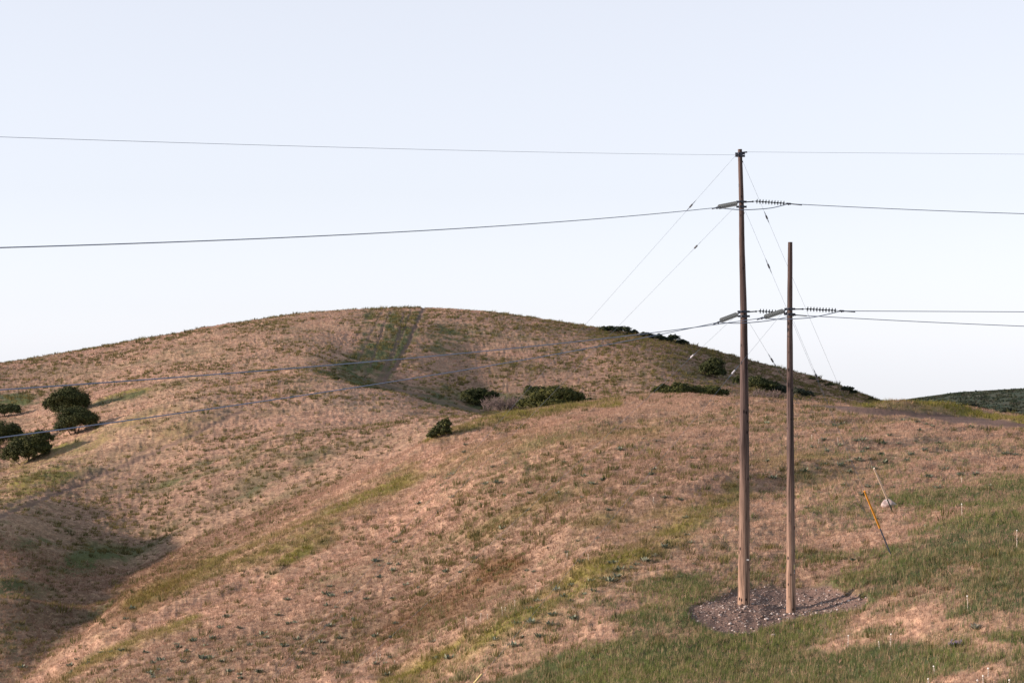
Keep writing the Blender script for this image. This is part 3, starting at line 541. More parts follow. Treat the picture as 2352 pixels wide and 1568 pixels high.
bush('skyline_bush', 'long dark bush on the skyline, leftmost of those above the power lines', [(1398, 755, 22, 8), (1428, 757, 24, 9), (1452, 763, 14, 7)], 386, 768, seed=23, c0=(.012, .02, .012), c1=(.055, .075, .035), group=GS)
bush('skyline_bush', 'dark bush on the skyline just where the two power lines cross the hill edge', [(1485, 768, 15, 8), (1508, 773, 17, 8), (1526, 778, 12, 7)], 385, 784, seed=24, c0=(.012, .02, .012), c1=(.055, .075, .035), group=GS)
bush('skyline_bush', 'rounded dark bush on the skyline, right end of the row left of the poles', [(1547, 778, 16, 11), (1567, 786, 15, 8)], 384, 794, seed=25, c0=(.012, .02, .012), c1=(.055, .075, .035), group=GS)
bush('skyline_bush', 'thin straggling scrub on the skyline right of the shorter pole', [(1866, 869, 9, 3), (1885, 875, 10, 3), (1905, 882, 10, 4)], 384, 887, seed=26, dens=.8, group=GS)
bush('skyline_bush', 'compact dark bush on the falling skyline right of the poles', [(1947, 893, 15, 8), (1960, 900, 10, 6)], 382, 906, seed=27, c0=(.012, .02, .012), c1=(.055, .07, .035), group=GS)
bush('skyline_bush', 'small sparse bush at the foot of the hill skyline', [(2001, 914, 6, 4), (2012, 919, 6, 3)], 380, 923, seed=28, dens=.7, group=GS)
GP = 'bushes on the hillside behind the poles'
bush('oak_bush', 'round dark oak bush alone on the hillside left of the tall pole', [(1636, 842, 29, 20), (1650, 855, 18, 14), (1622, 848, 17, 16), (1640, 856, 22, 12)], 340, 869, seed=29, group=GP)
bush('oak_bush', 'left half of the low olive hedge behind the crest, left of the tall pole', [(1522, 897, 24, 16), (1558, 896, 28, 17), (1506, 900, 12, 12), (1540, 900, 30, 14)], 298, 912, seed=30, c1=(.12, .13, .032), group=GP)
bush('oak_bush', 'right half of the low olive hedge behind the crest, reaching toward the tall pole', [(1600, 898, 24, 15), (1634, 899, 26, 14), (1660, 903, 16, 10), (1616, 903, 30, 12)], 297, 913, seed=31, c1=(.12, .13, .032), group=GP)
bush('oak_bush', 'dark oak bush half hidden by the tall pole', [(1695, 876, 14, 13), (1735, 882, 28, 20), (1768, 888, 26, 17)], 318, 903, seed=32, group=GP)
bush('oak_bush', 'dark bluish bush seen between and behind the two poles', [(1785, 893, 22, 12), (1805, 899, 16, 9)], 314, 910, seed=33, c0=(.012, .02, .016), c1=(.06, .075, .05), group=GP)
bush('oak_bush', 'low dark bush just right of the shorter pole above the crest', [(1832, 900, 18, 10), (1856, 905, 15, 9)], 312, 915, seed=34, c0=(.012, .02, .016), c1=(.065, .08, .05), group=GP)
GF = 'dark scrub on the far hill'
bush('far_bush', 'widest dark scrub clump on the far hill above the road verge', [(2185, 936, 30, 10), (2220, 937, 35, 12), (2252, 943, 20, 9)], 640, 952, seed=35, leaf=.4, c0=(.008, .014, .010), c1=(.02, .03, .018), group=GF)
bush('far_bush', 'small dark scrub clump at the right edge of the far hill', [(2322, 942, 18, 6)], 650, 950, seed=36, leaf=.4, c0=(.008, .014, .010), c1=(.025, .04, .022), group=GF)
bush('far_bush', 'low dark scrub where the far hill meets the near skyline', [(2060, 930, 30, 5), (2105, 930, 30, 6)], 600, 938, seed=37, leaf=.35, c0=(.008, .014, .010), c1=(.02, .03, .018), group=GF)
# bare brush
def twiggy(name, label, spots, d, n, h, group=None):
    B = P(spots[0][0], spots[0][1], d); B.z = ground_z(B.x, B.y); root = empty(name, B, label, 'brush', group); mb = MB(); r2 = random.Random(5)
    for i in range(n):
        sx, sy, sw = spots[i % len(spots)]; x = P(sx+r2.uniform(-sw, sw), sy, d).x; y = d+r2.uniform(-2, 2); z = ground_z(x, y); p = Vector((x, y, z)); hh = h*r2.uniform(.6, 1.1)
        tip = p+Vector((r2.uniform(-.5, .5)*hh, r2.uniform(-.3, .3)*hh, hh)); mb.tube([p, (p+tip)/2+Vector((r2.uniform(-.1, .1), 0, 0)), tip], [.035, .03, .012], 3, False)
        for q in range(9):
            f = r2.uniform(.3, .95); s = p.lerp(tip, f); mb.tube([s, s+Vector((r2.uniform(-.5, .5)*hh*.7, r2.uniform(-.3, .3), r2.uniform(.1, .5)*hh*.8))], [.025, .010], 3, False)
    mb.build('twigs', M_twig, root); return root
twiggy('bare_brush', 'tangle of bare grey-mauve twigs left of the big central oak', [(1128, 938, 20), (1155, 942, 22), (1180, 944, 16)], 290, 130, 1.7, GC)
twiggy('bare_brush', 'bare grey twigs at the foot of the bushes between the poles', [(1745, 908, 20), (1785, 912, 18)], 300, 60, 1.0, GP)

# ------------------------------------------------------------------ poles and hardware
def pole(name, label, prof, d):
    """prof: (px x, px y, radius m) from base to top"""
    base = P(prof[0][0], prof[0][1], d); root = empty(name, base, label, 'utility pole', 'wooden power line poles')
    pts = []; rad = []
    p0 = P(prof[0][0], prof[0][1], d); pts.append(p0-Vector((0, 0, 1.2))); rad.append(prof[0][2]*1.02)
    for i in range(len(prof)-1):
        for q in range(8):
            f = q/8; pts.append(P(prof[i][0]*(1-f)+prof[i+1][0]*f, prof[i][1]*(1-f)+prof[i+1][1]*f, d)); rad.append(prof[i][2]*(1-f)+prof[i+1][2]*f)
    pts.append(P(prof[-1][0], prof[-1][1], d)); rad.append(prof[-1][2]); rad[-1] *= .97
    rad = [r_*(1+.018*math.sin(i*2.1)) for i, r_ in enumerate(rad)]
    sh = MB().tube(pts, rad, 22).build('shaft', M_wood, root)
    return root, pts, rad
PA_PROF = [(1708.5, 1382, .245), (1710, 1150, .205), (1709.5, 905, .172), (1708.5, 735, .140), (1704, 560, .112), (1703, 465, .100), (1699.5, 342, .085)]
PB_PROF = [(1817, 1405, .186), (1816, 1150, .158), (1814.5, 905, .133), (1814, 720, .108), (1815, 555, .090)]
DA, DB = 80.0, 79.0
poleA, _, _ = pole('wooden_pole', 'taller thicker wooden utility pole carrying three line levels, left of the pair', PA_PROF, DA)
poleB, _, _ = pole('wooden_pole', 'shorter thinner wooden utility pole with one line level, right of the pair', PB_PROF, DB)
def prx(prof, y):
    for (x0, y0, r0), (x1, y1, r1) in zip(prof, prof[1:]):
        if y1 <= y <= y0: f = (y-y0)/(y1-y0); return x0+(x1-x0)*f, r0+(r1-r0)*f
DIR_L = Vector((-math.sin(R(26)), -math.cos(R(26)), 0)); DIR_R = Vector((math.cos(R(4)), math.sin(R(4)), 0))
def on_line(c, dr, vx, vy):
    k = (vx-CX)/F; s = (k*c.y-c.x)/(dr.x-k*dr.y); p = c+dr*s; return Vector((p.x, p.y, (CY-vy)/F*p.y)), s
def band(root, prof, d, y, h=.09, ears=True):
    x, r_ = prx(prof, y); c = P(x, y, d)
    mb = MB(); mb.tube([c-Vector((0, 0, h/2)), c+Vector((0, 0, h/2))], r_+.018, 20)
    for a in (DIR_L, DIR_R, -DIR_L, -DIR_R):
        if ears:
            rot = Matrix.Rotation(math.atan2(a.y, a.x), 3, 'Z'); mb.box(c+a*(r_+.055), (.11, .035, h*.9), rot)
            side = Vector((-a.y, a.x, 0)); mb.tube([c+a*(r_+.07)-side*.07, c+a*(r_+.07)+side*.07], .016, 6)
    return mb.build('clamp_band', M_dark, root)
for y in (352, 357.5, 462.5, 474, ): band(poleA, PA_PROF, DA, y)
for y in (714.5, 725): band(poleA, PA_PROF, DA, y)
for y in (708.5, 720.5): band(poleB, PB_PROF, DB, y)
def bracket(root, prof, d, y):   # pulling plate for the guys on the right side
    x, r_ = prx(prof, y); c = P(x, y, d)-DIR_L*(r_+.05); MB().box(c+Vector((0, 0, .0)), (.07, .05, .24)).box(c-DIR_L*.05-Vector((0, 0, .10)), (.10, .05, .07)).build('guy_bracket', M_dark, root)
for y in (364, 482, 732): bracket(poleA, PA_PROF, DA, y)
bracket(poleB, PB_PROF, DB, 729)
# tags
x, r_ = prx(PA_PROF, 1284); c = P(1717, 1284, DA-.21); MB().box(c, (.10, .012, .055)).build('number_tag', M_tagw, poleA, False)
x, r_ = prx(PB_PROF, 1305); c0 = P(1824, 1305, DB-.135); g = MB().box(c0, (.035, .012, .36)).build('marker_strip', M_tagw, poleB, False)
for i in range(5):
    MB().box(P(1824, 1297.5+i*3.4, DB-.145), (.026, .006, .045)).build('marker_digit', M_tagy if i < 3 else M_black, g, False)
for (vx, vy) in ((1700, 1240), (1703, 1303)): pass
# strings
def disc_mesh(p, ax, rad, mcap, mdisc, parent, n=18, k=0):
    ref = ax.orthogonal().normalized(); w = ax.cross(ref)
    prof = [(-.055, .012), (-.050, .022), (-.020, .030), (-.004, .034), (0.0, rad*.6), (.003, rad), (.011, rad), (.008, rad*.6), (.010, .022), (.075, .012)]
    def lathe(pr):
        v = []; f = []
        for (t, r0) in pr:
            for q in range(n): a = 2*math.pi*q/n; v.append(p+ax*t+(ref*math.cos(a)+w*math.sin(a))*r0)
        for i in range(len(pr)-1):
            for q in range(n): f.append([i*n+q, i*n+(q+1) % n, (i+1)*n+(q+1) % n, (i+1)*n+q])
        return v, f
    m = MB(); m.v, m.f = lathe(prof[3:]); dsc = m.build('disc', mdisc, parent)
    m = MB(); m.v, m.f = lathe(prof[:4]); m.build('cap', mcap, dsc)
def ins_string(label, start, p0, p1, end, mdisc, pole_c, nd=10, rad=.098):
    """start: pole side fitting; p0..p1 first/last disc; end: clamp"""
    root = empty('insulator_string', start, label, 'insulator', 'insulator strings on the poles'); ax = (p1-p0).normalized(); L = (p1-p0).length
    mb = MB(); mid = start.lerp(p0, .62); mb.tube([start, mid], .024, 8); mb.tube([mid, p0-ax*.04], .011, 6); mb.tube([mid-ax*.03, mid+ax*.03], .034, 8); mb.build('link_rod', M_dark, root)
    for i in range(nd): disc_mesh(p0.lerp(p1, i/(nd-1)), ax, rad, M_cap, mdisc, root)
    mb = MB(); mb.tube([p1, end], .012, 6); e = end; mb.tube([e-ax*.08, e+ax*.10], .038, 8); mb.tube([e+ax*.10, e+ax*.55-Vector((0, 0, .01))], .022, 8); mb.tube([e, e-Vector((0, 0, .06))], .025, 6)
    mb.build('dead_end_clamp', M_steel, root); return root
def wire(label, c, dr, pxs, s_end, rad=.017, mat=None, name='power_line', cat='power line', start=None):
    pts = [on_line(c, dr, x, y) for x, y in pxs]; s = np.array([q[1] for q in pts]); z = np.array([q[0].z for q in pts]); co = np.polyfit(s, z, 2 if len(s) > 2 else 1, w=[3]+[1]*(len(s)-1))
    if co.size == 3 and co[0] < 0: co = np.polyfit(s, z, 1)
    sv = np.concatenate([np.linspace(s[0], 50, 60), np.linspace(52, s_end, 40)]); P3 = [c+dr*float(q) for q in sv]
    for p, q in zip(P3, sv): p.z = float(np.polyval(co, q))
    P3[0].z = pts[0][0].z if start is None else start.z
    return tag(MB().tube(P3, rad, 6).build(name, mat or M_wire), label, cat, 'power lines strung from the poles'), P3[0]
def jumper(label, pa, pxs, pb, ca, cb):
    """hangs from clamp pa to clamp pb round the camera side of its pole"""
    n = len(pxs); pts = [pa]
    for i, (x, y, d) in enumerate(pxs): pts.append(P(x, y, d))
    pts.append(pb)
    out = []
    for i in range(len(pts)-1):   # catmull-rom
        q0, q1, q2, q3 = pts[max(i-1, 0)], pts[i], pts[i+1], pts[min(i+2, len(pts)-1)]
        for k in range(8):
            t = k/8; out.append(.5*((2*q1)+(q2-q0)*t+(2*q0-5*q1+4*q2-q3)*t*t+(3*q1-q0-3*q2+q3)*t**3))
    out.append(pb); return tag(MB().tube(out, .0165, 6).build('jumper_wire', M_wire), label, 'jumper wire')
def level(prof, d, yc, left, right, lab, wl, wr):
    x, r_ = prx(prof, yc); c = P(x, yc, d); c0 = Vector((c.x, c.y, 0))
    (l0, l1, le), (q0, q1, qe) = left, right
    a = c+DIR_L*(r_+.09); p0 = on_line(c0, DIR_L, *l0)[0]; p1 = on_line(c0, DIR_L, *l1)[0]; e = on_line(c0, DIR_L, *le)[0]
    ins_string('grey glass insulator string on the left of '+lab, a, p0, p1, e, M_glass, c)
    a = c+DIR_R*(r_+.09); p0b = on_line(c0, DIR_R, *q0)[0]; p1b = on_line(c0, DIR_R, *q1)[0]; eb = on_line(c0, DIR_R, *qe)[0]
    ins_string('dark disc insulator string on the right of '+lab, a, p0b, p1b, eb, M_disc_dark, c)
    wire(wl[0], c0, DIR_L, [le]+wl[1], 105, .0128); wire(wr[0], c0, DIR_R, [qe]+wr[1], 120, .014)
    return e, eb
e1, f1 = level(PA_PROF, DA, 463, ((1689, 467), (1653.5, 474), (1647, 476)), ((1738.5, 461.5), (1800, 466), (1811, 467)), 'the upper line level of the tall pole',
      ('upper power line crossing the sky from the tall pole to the left edge', [(1470, 491), (1180, 516), (840, 537), (410, 556), (0, 566)]), ('upper power line crossing the sky from the tall pole to the right edge', [(2080, 480), (2352, 490)]))
e2, f2 = level(PA_PROF, DA, 715, ((1690, 722), (1658, 734), (1650, 739)), ((1746, 713.5), (1808, 717), (1822, 722)), 'the lower line level of the tall pole',
      ('lowest power line, running from the tall pole across the slope to the left edge', [(1550, 761), (1349, 798), (1100, 842), (840, 885), (560, 928), (220, 975), (0, 1002)]), ('lower of the two close power lines running right from the poles', [(2080, 736), (2352, 748)]))
e3, f3 = level(PB_PROF, DB, 709, ((1796, 714), (1760, 726), (1750, 729)), ((1855, 708.5), (1918, 712), (1933, 713)), 'the shorter pole',
      ('power line from the shorter pole to the left edge, just above the lowest line', [(1550, 757), (1349, 780), (1100, 807), (840, 830), (520, 857), (260, 876), (0, 894)]), ('upper of the two close power lines running right from the shorter pole', [(2352, 715)]))
jumper('jumper wire looping under the upper insulators of the tall pole', e1, [(1680, 479.5, 78.6), (1713, 481, 79.4), (1770, 477, 79.9)], f1, None, None)
jumper('jumper wire looping across the tall pole at the lower level', e2, [(1680, 741, 78.6), (1712, 740.5, 79.3), (1760, 736, 79.6), (1800, 729, 79.5)], f2, None, None)
jumper('jumper wire looping across the shorter pole to its right insulators', e3, [(1785, 732, 77.8), (1816, 731.5, 78.4), (1870, 727, 78.9)], f3, None, None)
x, r_ = prx(PA_PROF, 353); ct = Vector((P(x, 353, DA).x, DA, 0))
def shackle(vx0, vy0, vx1, vy1, dr, nm='dead_end_link'):
    a = on_line(ct, dr, vx0, vy0)[0]; b_ = on_line(ct, dr, vx1, vy1)[0]; MB().tube([a, b_], .03, 8).build(nm, M_dark, poleA)
shackle(1704, 349.5, 1716, 348.5, DIR_R); shackle(1696, 355, 1690, 355, DIR_L)
wire('thin topmost wire from the tip of the tall pole to the left edge', ct, DIR_L, [(1690, 355), (1470, 352.5), (1180, 347.5), (840, 339), (410, 326.5), (0, 314)], 105, .0048)
wire('thin topmost wire from the tip of the tall pole to the right edge', ct, DIR_R, [(1716, 348.3), (2080, 351), (2352, 353.5)], 120, .0050)
# guys
def guy(label, a, b_, links, guard=None, white=False):
    root = empty('guy_wire', b_, label, 'guy wire', 'guy wires staying the poles'); u = (b_-a)
    def at_y(vy):
        lo, hi = 0.0, 1.0
        for _ in range(40):
            m_ = (lo+hi)/2; p = a+u*m_
            if CY-F*p.z/p.y < vy: lo = m_
            else: hi = m_
        return (lo+hi)/2
    MB().tube([a, b_], .0042, 5).build('strand', M_guy, root); un = u.normalized(); side = un.orthogonal().normalized()
    for vy in links:
        p = a+u*at_y(vy); MB().tube([p-un*.10, p-un*.085, p+un*.085, p+un*.10], [.022, .036, .036, .022], 8).build('strain_insulator', M_fibre_w if white else M_fibre, root)
        MB().tube([p-un*.35, p-un*.10+side*.03], .007, 4).tube([p-un*.35, p-un*.10-side*.03], .007, 4).tube([p+un*.35, p+un*.10+side*.03], .007, 4).tube([p+un*.35, p+un*.10-side*.03], .007, 4).build('wire_grip', M_guy, root)
    return root
def anchor(label, base, vtop, vmid, target, mguard, mrod, rod_r=.03, g_r=.045):
    """anchor rod rising from the ground toward the pole, its upper length in a plastic guard"""
    root = empty('guy_anchor', base, label, 'guy anchor'); u = (target-base)
    def at(vy):
        lo, hi = 0.0, .6
        for _ in range(40):
            m_ = (lo+hi)/2; p = base+u*m_
            if CY-F*p.z/p.y > vy: lo = m_
            else: hi = m_
        return base+u*lo
    t, m_ = at(vtop), at(vmid)
    if mrod: MB().tube([base-u.normalized()*.3, m_], rod_r, 8).build('anchor_rod', mrod, root)
    MB().tube([m_, t], [g_r, g_r*.9], 10).build('guard_sleeve', mguard, root); return root
gA1 = P(1707, 372, DA+.1); gA2 = P(1712.5, 485, DA+.1); gA3 = P(1719, 737, DA+.1); gB = P(1823, 737, DB+.1)
an1 = ground_at(2047, 1275); an2 = ground_at(2050, 1175)
guy('thin guy wire from the tip of the tall pole to the white-sleeved anchor', gA1, an2, [498])
guy('thin guy wire from the tall pole\'s upper clamp passing behind the shorter pole', gA2, an1, [610])
guy('thin guy wire from the tall pole\'s lower clamp slanting down between the poles', gA3, an1, [826])
guy('guy wire from the shorter pole steeply down right to the orange-sleeved anchor', gB, an1, [862])
anchor('guy anchor with orange sleeve over a blue-grey rod, leaning at right of the poles', an1, 1126, 1211, gB, M_orange, M_rod)
anchor('guy anchor with off-white sleeve over a dark rod, leaning in front of the boulder', an2, 1074, 1144, gA1, M_white, M_greenrod)
an3 = ground_at(600, 1562); an4 = ground_at(1095, 1566)
def aim(a, vx, vy):   # where a straight wire seen through that point meets the ground
    return ground_at(vx, vy)
guy('thin guy wire from the tip of the tall pole down left across the sky', P(1690, 356, DA-.2), ground_at(620, 1560), [472])
guy('thin guy wire from the upper clamp of the tall pole down left across the sky', P(1694, 468, DA-.2), ground_at(632, 1555), [566])
guy('thin guy wire from the lower clamp of the tall pole down left over the hill', P(1692, 722, DA-.2), ground_at(815, 1540), [817], white=True)
guy('guy wire from the shorter pole down left to the yellow sleeve', P(1800, 714, DB-.2), an4-Vector((0, 0, .0)), [853], white=True)
anchor('yellow sleeve tip of a guy anchor at the bottom edge of the photo', ground_at(1075, 1585, 40), 1546, 1592, P(1782, 735, DB), M_white if False else simple('yellow_plastic_guard', (.50, .42, .18), .5, 0, .4, 3, .3), None)

# ------------------------------------------------------------------ rocks
def rock_mesh(name, c, sx, sy, sz, seed, off, col0, col1, sub=3):
    bm = bmesh.new(); bmesh.ops.create_icosphere(bm, subdivisions=sub, radius=1); g = random.Random(seed)
    cuts = [(Vector((g.uniform(-1, 1), g.uniform(-1, 1), g.uniform(-.3, 1))).normalized(), g.uniform(.55, .9)) for _ in range(9)]
    for v in bm.verts:
        for n_, d_ in cuts:
            e = v.co.dot(n_)-d_
            if e > 0: v.co -= n_*e*.85
        v.co += v.co.normalized()*g.uniform(-.03, .03)
        v.co = Vector((v.co.x*sx, v.co.y*sy, v.co.z*sz))
    me = bpy.data.meshes.new(name); bm.to_mesh(me); bm.free()
    col = np.array([np.array(col0)*(1-t)+np.array(col1)*t for t in (g.random() for _ in me.vertices)]); add_col(me, 'tint', col); return me
bp = ground_at(2042, 1163)
o = link('boulder', rock_mesh('boulder', None, .44, .36, .27, 3, None, (.42, .39, .38), (.30, .21, .19)), M_stone, loc=bp+Vector((0, 0, .14))); tag(o, 'whitish boulder in the grass behind the white-sleeved guy anchor', 'boulder')
stones = [(1761, 1422, 13, 'pale flat stone in the middle of the gravel pad'), (1776, 1459+2, 14, 'white stone in the grass at the front edge of the gravel pad'), (1791, 1424, 9, None), (1688, 1450, 7, None), (1654, 1418-13+8, 9, None), (1736, 1421-5, 7, 'brown stone near the middle of the gravel pad'),
  (1795, 1385+5, 8, None), (1815, 1390-9+22, 0, None), (1826, 1383+28-8, 9, None), (1850, 1387+20, 7, None), (1865, 1392+20, 11, None), (1838, 1412, 7, None), (1758, 1392, 9, 'reddish-brown stone between the two poles'), (1712, 1393, 10, None), (1697, 1352+30, 0, None), (1735, 1376, 6, None), (1757, 1347, 6, None), (1895, 1402, 7, None), (1874, 1356, 6, None), (1638, 1397, 7, None), (1625, 1414, 6, None), (1723, 1405, 6, None), (1603, 1426, 6, None), (1662, 1396, 6, None), (1705, 1432, 6, None), (1742, 1436, 7, None), (1886, 1385, 6, None), (1640, 1442, 6, None)]
for i, (vx, vy, w, lab) in enumerate(stones):
    if not w: continue
    p = ground_at(vx, vy); s = w/F*p.y/2; brn = lab and 'brown' in lab
    o = link('stone', rock_mesh('stone', None, s, s*.8, s*.6, 50+i, None, (.30, .20, .16) if brn else (.55, .50, .47), (.2, .14, .11) if brn else (.36, .30, .27), 2), M_stone, loc=p+Vector((0, 0, s*.3)))
    if lab: tag(o, lab, 'stone')
    else: tag(o, 'small pale stone on the gravel pad', 'stone', 'small pale stones on the gravel pad')
# loose gravel
ii, jj = np.where(pad > .4); kk = rng.integers(0, len(ii), 5200)
gx = X[ii[kk], jj[kk]]+rng.uniform(-.1, .1, 5200); gy = Y[ii[kk], jj[kk]]+rng.uniform(-.15, .15, 5200); gz = zat(np.arctan2(gx, gy), np.hypot(gx, gy))
gs = np.clip(rng.lognormal(-3.95, .6, 5200), .01, .10); octv = np.array([(1, 0, 0), (-1, 0, 0), (0, 1, 0), (0, -1, 0), (0, 0, .7), (0, 0, -.5)], float); octf = np.array([(0, 2, 4), (2, 1, 4), (1, 3, 4), (3, 0, 4), (2, 0, 5), (1, 2, 5), (3, 1, 5), (0, 3, 5)])
ra = rng.uniform(0, 6.28, 5200); V = octv[None]*gs[:, None, None]*rng.uniform(.6, 1.3, (5200, 6, 1)); Vx_ = V[..., 0]*np.cos(ra)[:, None]-V[..., 1]*np.sin(ra)[:, None]; Vy_ = V[..., 0]*np.sin(ra)[:, None]+V[..., 1]*np.cos(ra)[:, None]
V = np.stack([Vx_+gx[:, None], Vy_+gy[:, None], V[..., 2]+gz[:, None]+gs[:, None]*.2], -1).reshape(-1, 3)
Fg = (octf[None]+6*np.arange(5200)[:, None, None]).reshape(-1, 3); t = rng.random((5200, 1))**3.2; C = np.repeat(arr((.13, .095, .08), 5200)*(1-t)+arr((.52, .47, .44), 5200)*t, 6, axis=0)
tag(link('gravel', np_mesh('gravel', V, Fg, C), M_stone), 'loose gravel scattered over the bare patch round the poles', 'gravel', kind='stuff')

# ------------------------------------------------------------------ leafy plants (broad upright grey-green leaves)
def plant_mesh(seed, c0, c1, nl=22):
    g = np.random.default_rng(seed); V = []; C = []
    for i in range(nl):
        a = g.uniform(0, 6.28); l = g.uniform(.6, 1.0); tilt = g.uniform(.25, 1.05); w = g.uniform(.13, .22)*l
        b = np.array([math.cos(a), math.sin(a), 0])*g.uniform(0, .35); dr = np.array([math.cos(a)*math.sin(tilt), math.sin(a)*math.sin(tilt), math.cos(tilt)]); sd_ = np.array([-math.sin(a), math.cos(a), 0])
        m1 = b+dr*l*.5; tip = b+dr*l+np.array([0, 0, -.08]); V += [b, m1+sd_*w, tip, m1-sd_*w]; t = g.random(); C += [np.array(c0)*(1-t)+np.array(c1)*t]*4
    V = np.array(V); return np_mesh('leafy_plant', V, np.arange(len(V)).reshape(-1, 4), np.array(C))
PM = [plant_mesh(s, (.030, .050, .030), (.24, .28, .20)) for s in range(6)]
for m_ in PM: m_.materials.append(M_plant)
def c8(x, y): return (804+x/2.926, 1091+y/2.926)
def c4(x, y): return (1837.5+x/4.2, 976+y/4.2)
def c7(x, y): return (x/2.731, 1091+y/2.731)
ridge = [c8(*q) for q in [(1790, 690), (2110, 485), (2290, 460), (2050, 550), (1985, 580), (1925, 605), (1810, 640), (1900, 635), (1620, 715), (1700, 700), (1490, 745), (1395, 780), (1260, 850), (1190, 875), (1440, 820), (1490, 850), (1640, 780), (1205, 905), (1060, 960), (1115, 1000), (1220, 1000), (1365, 945), (1500, 970), (1345, 1015), (1270, 1085), (980, 1105), (1155, 1090), (960, 1150), (1100, 1155), (585, 1240), (665, 1235), (1750, 715), (1580, 800), (1560, 590), (1770, 600)]]
east = [c4(*q) for q in [(610, 150), (800, 190), (870, 105), (1070, 290), (1430, 265), (960, 185), (240, 380), (385, 400), (470, 360), (580, 345), (600, 680), (660, 600), (750, 580), (820, 370), (1050, 630), (1330, 610), (1545, 490), (1690, 480), (1240, 505), (510, 1310), (930, 1380), (715, 915), (1215, 985), (640, 235), (600, 270), (350, 290), (50, 460), (480, 460), (60, 800), (170, 420), (750, 690), (350, 20), (1280, 15), (1650, 30)]]
gully = [c8(*q) for q in [(1035, 435), (1665, 425), (460, 760), (325, 600), (200, 610), (200, 690), (870, 710), (280, 830), (640, 650), (740, 655), (30, 980), (310, 1000), (880, 205), (460, 195), (1200, 240), (1400, 125), (1560, 150), (1700, 40), (170, 580), (260, 600)]]
low = [c7(*q) for q in [(790, 905), (1420, 890), (1380, 960), (1120, 1080), (1170, 1110), (1150, 1170), (1290, 1070), (1210, 1040), (1450, 1110), (1570, 1070), (1320, 1150), (1390, 1170), (1060, 1285), (1000, 1220), (940, 1240), (850, 1280), (960, 1180), (720, 960), (2070, 700), (2040, 745), (2180, 740), (2050, 820), (2110, 830), (1850, 930), (2220, 900), (2150, 890), (2010, 1050), (830, 840), (450, 1240), (140, 1210), (700, 1110), (1500, 960), (1740, 880), (1650, 1000), (1800, 780), (2300, 780)]]
r3 = random.Random(3)
low += [(r3.uniform(150, 1000), 0) for _ in range(40)]; low = [(x, y if y else r3.uniform(1568-(x)*.27-10, 1560)) for x, y in low]
east += [(r3.uniform(1750, 2345), r3.uniform(965, 1120)) for _ in range(30)]; gully += [(r3.uniform(900, 1650), r3.uniform(1000, 1330)) for _ in range(45)]
first = True
for pts, size, lab, grp in ((ridge, 11, 'leafy plant on the pink strip left of the gravel pad', 'leafy plants on the pink strip left of the gravel pad'), (east, 9, 'leafy plant on the pale slope right of the poles', 'leafy plants on the slope right of the poles'),
                     (gully, 8, 'leafy plant on the brown middle slope', 'leafy plants on the middle slope'), (low, 9, 'leafy plant on the spur at lower left', 'leafy plants on the lower left spur')):
    for (vx, vy) in pts:
        if vy > 1566: continue
        p = ground_at(vx, vy); o = link('leafy_plant', r3.choice(PM)); s = size*r3.uniform(.7, 1.35)/F*p.y if False else size/F*p.y*r3.uniform(.7, 1.3)
        s = min(s*1.5, .6) ; o.location = p-Vector((0, 0, .02)); o.scale = (s, s, s*.9); o.rotation_euler.z = r3.uniform(0, 6.28); tag(o, lab, 'plant', grp)
# named plants at lower right
def one(vx, vy, s, name, label, c0, c1, nl=60, flower=None):
    p = ground_at(vx, vy); root = empty(name, p, label, 'plant'); me = plant_mesh(int(vx), c0, c1, nl); o = link('leaves', me, M_plant, root); o.scale = (s, s, s)
    if flower:
        g = random.Random(4); mb = MB()
        for i in range(22):
            a = g.uniform(0, 6.28); r_ = s*g.uniform(.3, .95); q = p+Vector((math.cos(a)*r_, math.sin(a)*r_*.7, s*g.uniform(.45, .95))); mb.tube([q, q+Vector((0, 0, .07))], [.011, .006], 5)
        mb.build('flower_spikes', flower, root)
    return root
one(2194, 1487, .27, 'lupine', 'green flowering plant with pale purple flowers in the grass at lower right', (.03, .055, .02), (.08, .12, .035), 90, simple('purple_petals', (.20, .16, .26), .7, 0, .2, 20, .2))
one(2241, 1448, .30, 'leafy_plant', 'tallest grey-green leafy plant above the purple-flowered one at lower right', (.08, .09, .06), (.26, .26, .2), 45)
one(2180, 1449, .17, 'leafy_plant', 'small leafy plant with one pale leaf, left of the tallest leafy plant at lower right', (.06, .08, .05), (.25, .26, .2), 20)
one(1985-3, 1372, .17, 'leafy_plant', 'yellow-green leafy plant on the right tip of the gravel pad', (.08, .09, .04), (.22, .22, .12), 40)
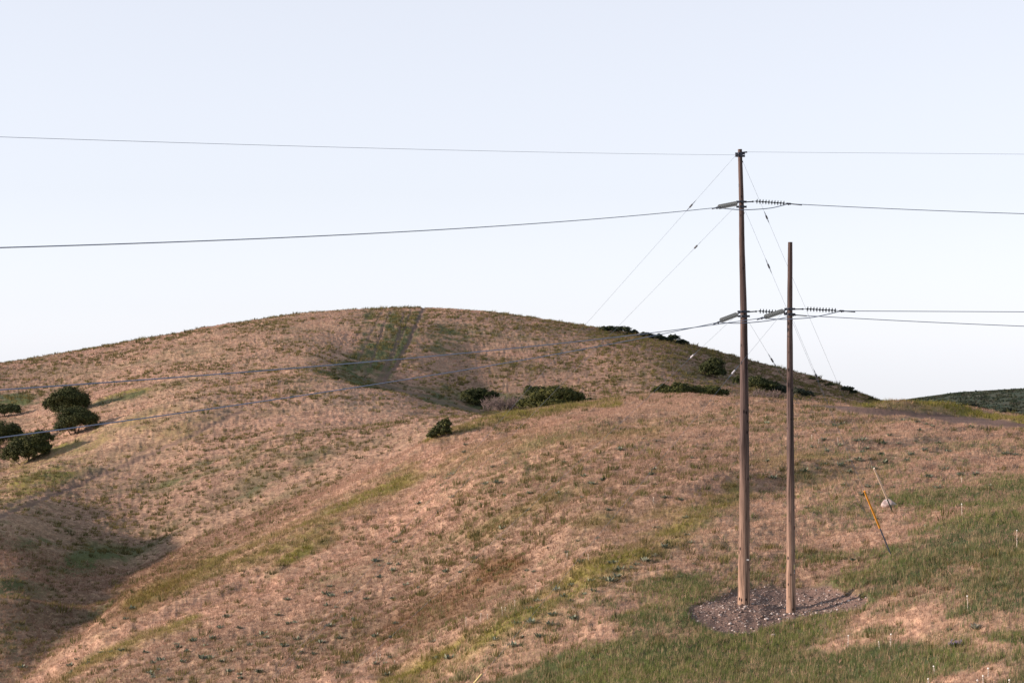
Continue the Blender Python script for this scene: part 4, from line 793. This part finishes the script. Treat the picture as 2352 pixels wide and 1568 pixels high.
# mullein stalks
mul = [(1947, 1494, 35, 'white-headed dried stalk in the grass, left of three in a row at lower right'), (2020, 1493, 18, 'short dried stalk, middle one of three in a row at lower right'), (2044, 1491, 34, 'white-headed dried stalk, right one of three in a row at lower right'), (2223, 1407, 38, 'tall pale dried stalk alone in the grass right of the gravel pad'),
       (2210, 1183, 27, 'pale dried stalk right of the boulder'), (2335, 1262, 45, 'tall grey dried stalk at the right edge'), (2208, 1109, 13, 'short pale stalk under a leafy plant on the right slope'), (2133, 1575, 17, 'dried stalk with round white head at the bottom edge'), (2146, 1549, 18, None), (2258, 1572, 21, None), (2318, 1580, 19, None), (2270, 1557, 22, None), (2245, 1576, 15, None),
       (1231, 1364, 20, None), (1154, 1416, 23, None), (1103, 1429, 22, None), (1183, 1399, 21, None), (1070, 1438, 20, None), (1352, 1293, 21, None), (1302, 1283, 15, None), (1500, 1156, 14, None), (866, 1522, 20, None), (872, 1520, 16, None), (905, 1528, 13, None), (1160, 1406, 12, None), (1120, 1425, 15, None), (1864, 1012, 14, None), (1880, 1020, 11, None), (1925, 1015, 10, None)]
for i, (vx, vy, h, lab) in enumerate(mul):
    p = ground_at(vx, vy); hh = h/F*p.y; g = random.Random(i)
    tip = p+Vector((g.uniform(-.04, .04), 0, hh)); mb = MB(); mid = p.lerp(tip, .5)+Vector((g.uniform(-.02, .02), 0, 0)); mb.tube([p-Vector((0, 0, .05)), mid, tip], [.010, .010, .008], 6)
    for q in range(14):
        f = g.uniform(.1, .9); a = g.uniform(0, 6.28); s_ = p.lerp(tip, f); mb.tube([s_, s_+Vector((math.cos(a)*.03, math.sin(a)*.03, .03))], [.012, .005], 4)
    root = empty('dried_stalk', p, lab or ('pale dried flower stalk along the yellow-green fold' if vx < 1700 else 'pale dried stalk at the lower right corner' if vy > 1400 else 'pale dried stalk on the slope right of the poles'), 'dried stalk',
              None if lab else ('dried stalks along the fold' if vx < 1700 else 'dried stalks at the lower right corner' if vy > 1400 else 'dried stalks right of the poles'))
    mb.build('stem', M_mul, root)
    bm = bmesh.new(); bmesh.ops.create_icosphere(bm, subdivisions=2, radius=.026 if h > 25 or vy > 1530 else .014)
    for v in bm.verts: v.co *= g.uniform(.85, 1.15)
    me = bpy.data.meshes.new('seed_head'); bm.to_mesh(me); bm.free(); link('seed_head', me, M_tagw, root, tip-p)
print('verts', len(verts))
# every repeat gets a label of its own, by its place in the row
def ordn(i): return '%d%s' % (i, 'th' if 10 <= i % 100 <= 20 else {1: 'st', 2: 'nd', 3: 'rd'}.get(i % 10, 'th'))
bylab = {}
for o in COL.objects:
    if o.parent is None and 'label' in o and 'group' in o: bylab.setdefault(o['label'], []).append(o)
for lab, os_ in bylab.items():
    if len(os_) > 1:
        os_.sort(key=lambda o: o.location.x/o.location.y)
        for i, o in enumerate(os_): o['label'] = lab+', '+ordn(i+1)+' from left'
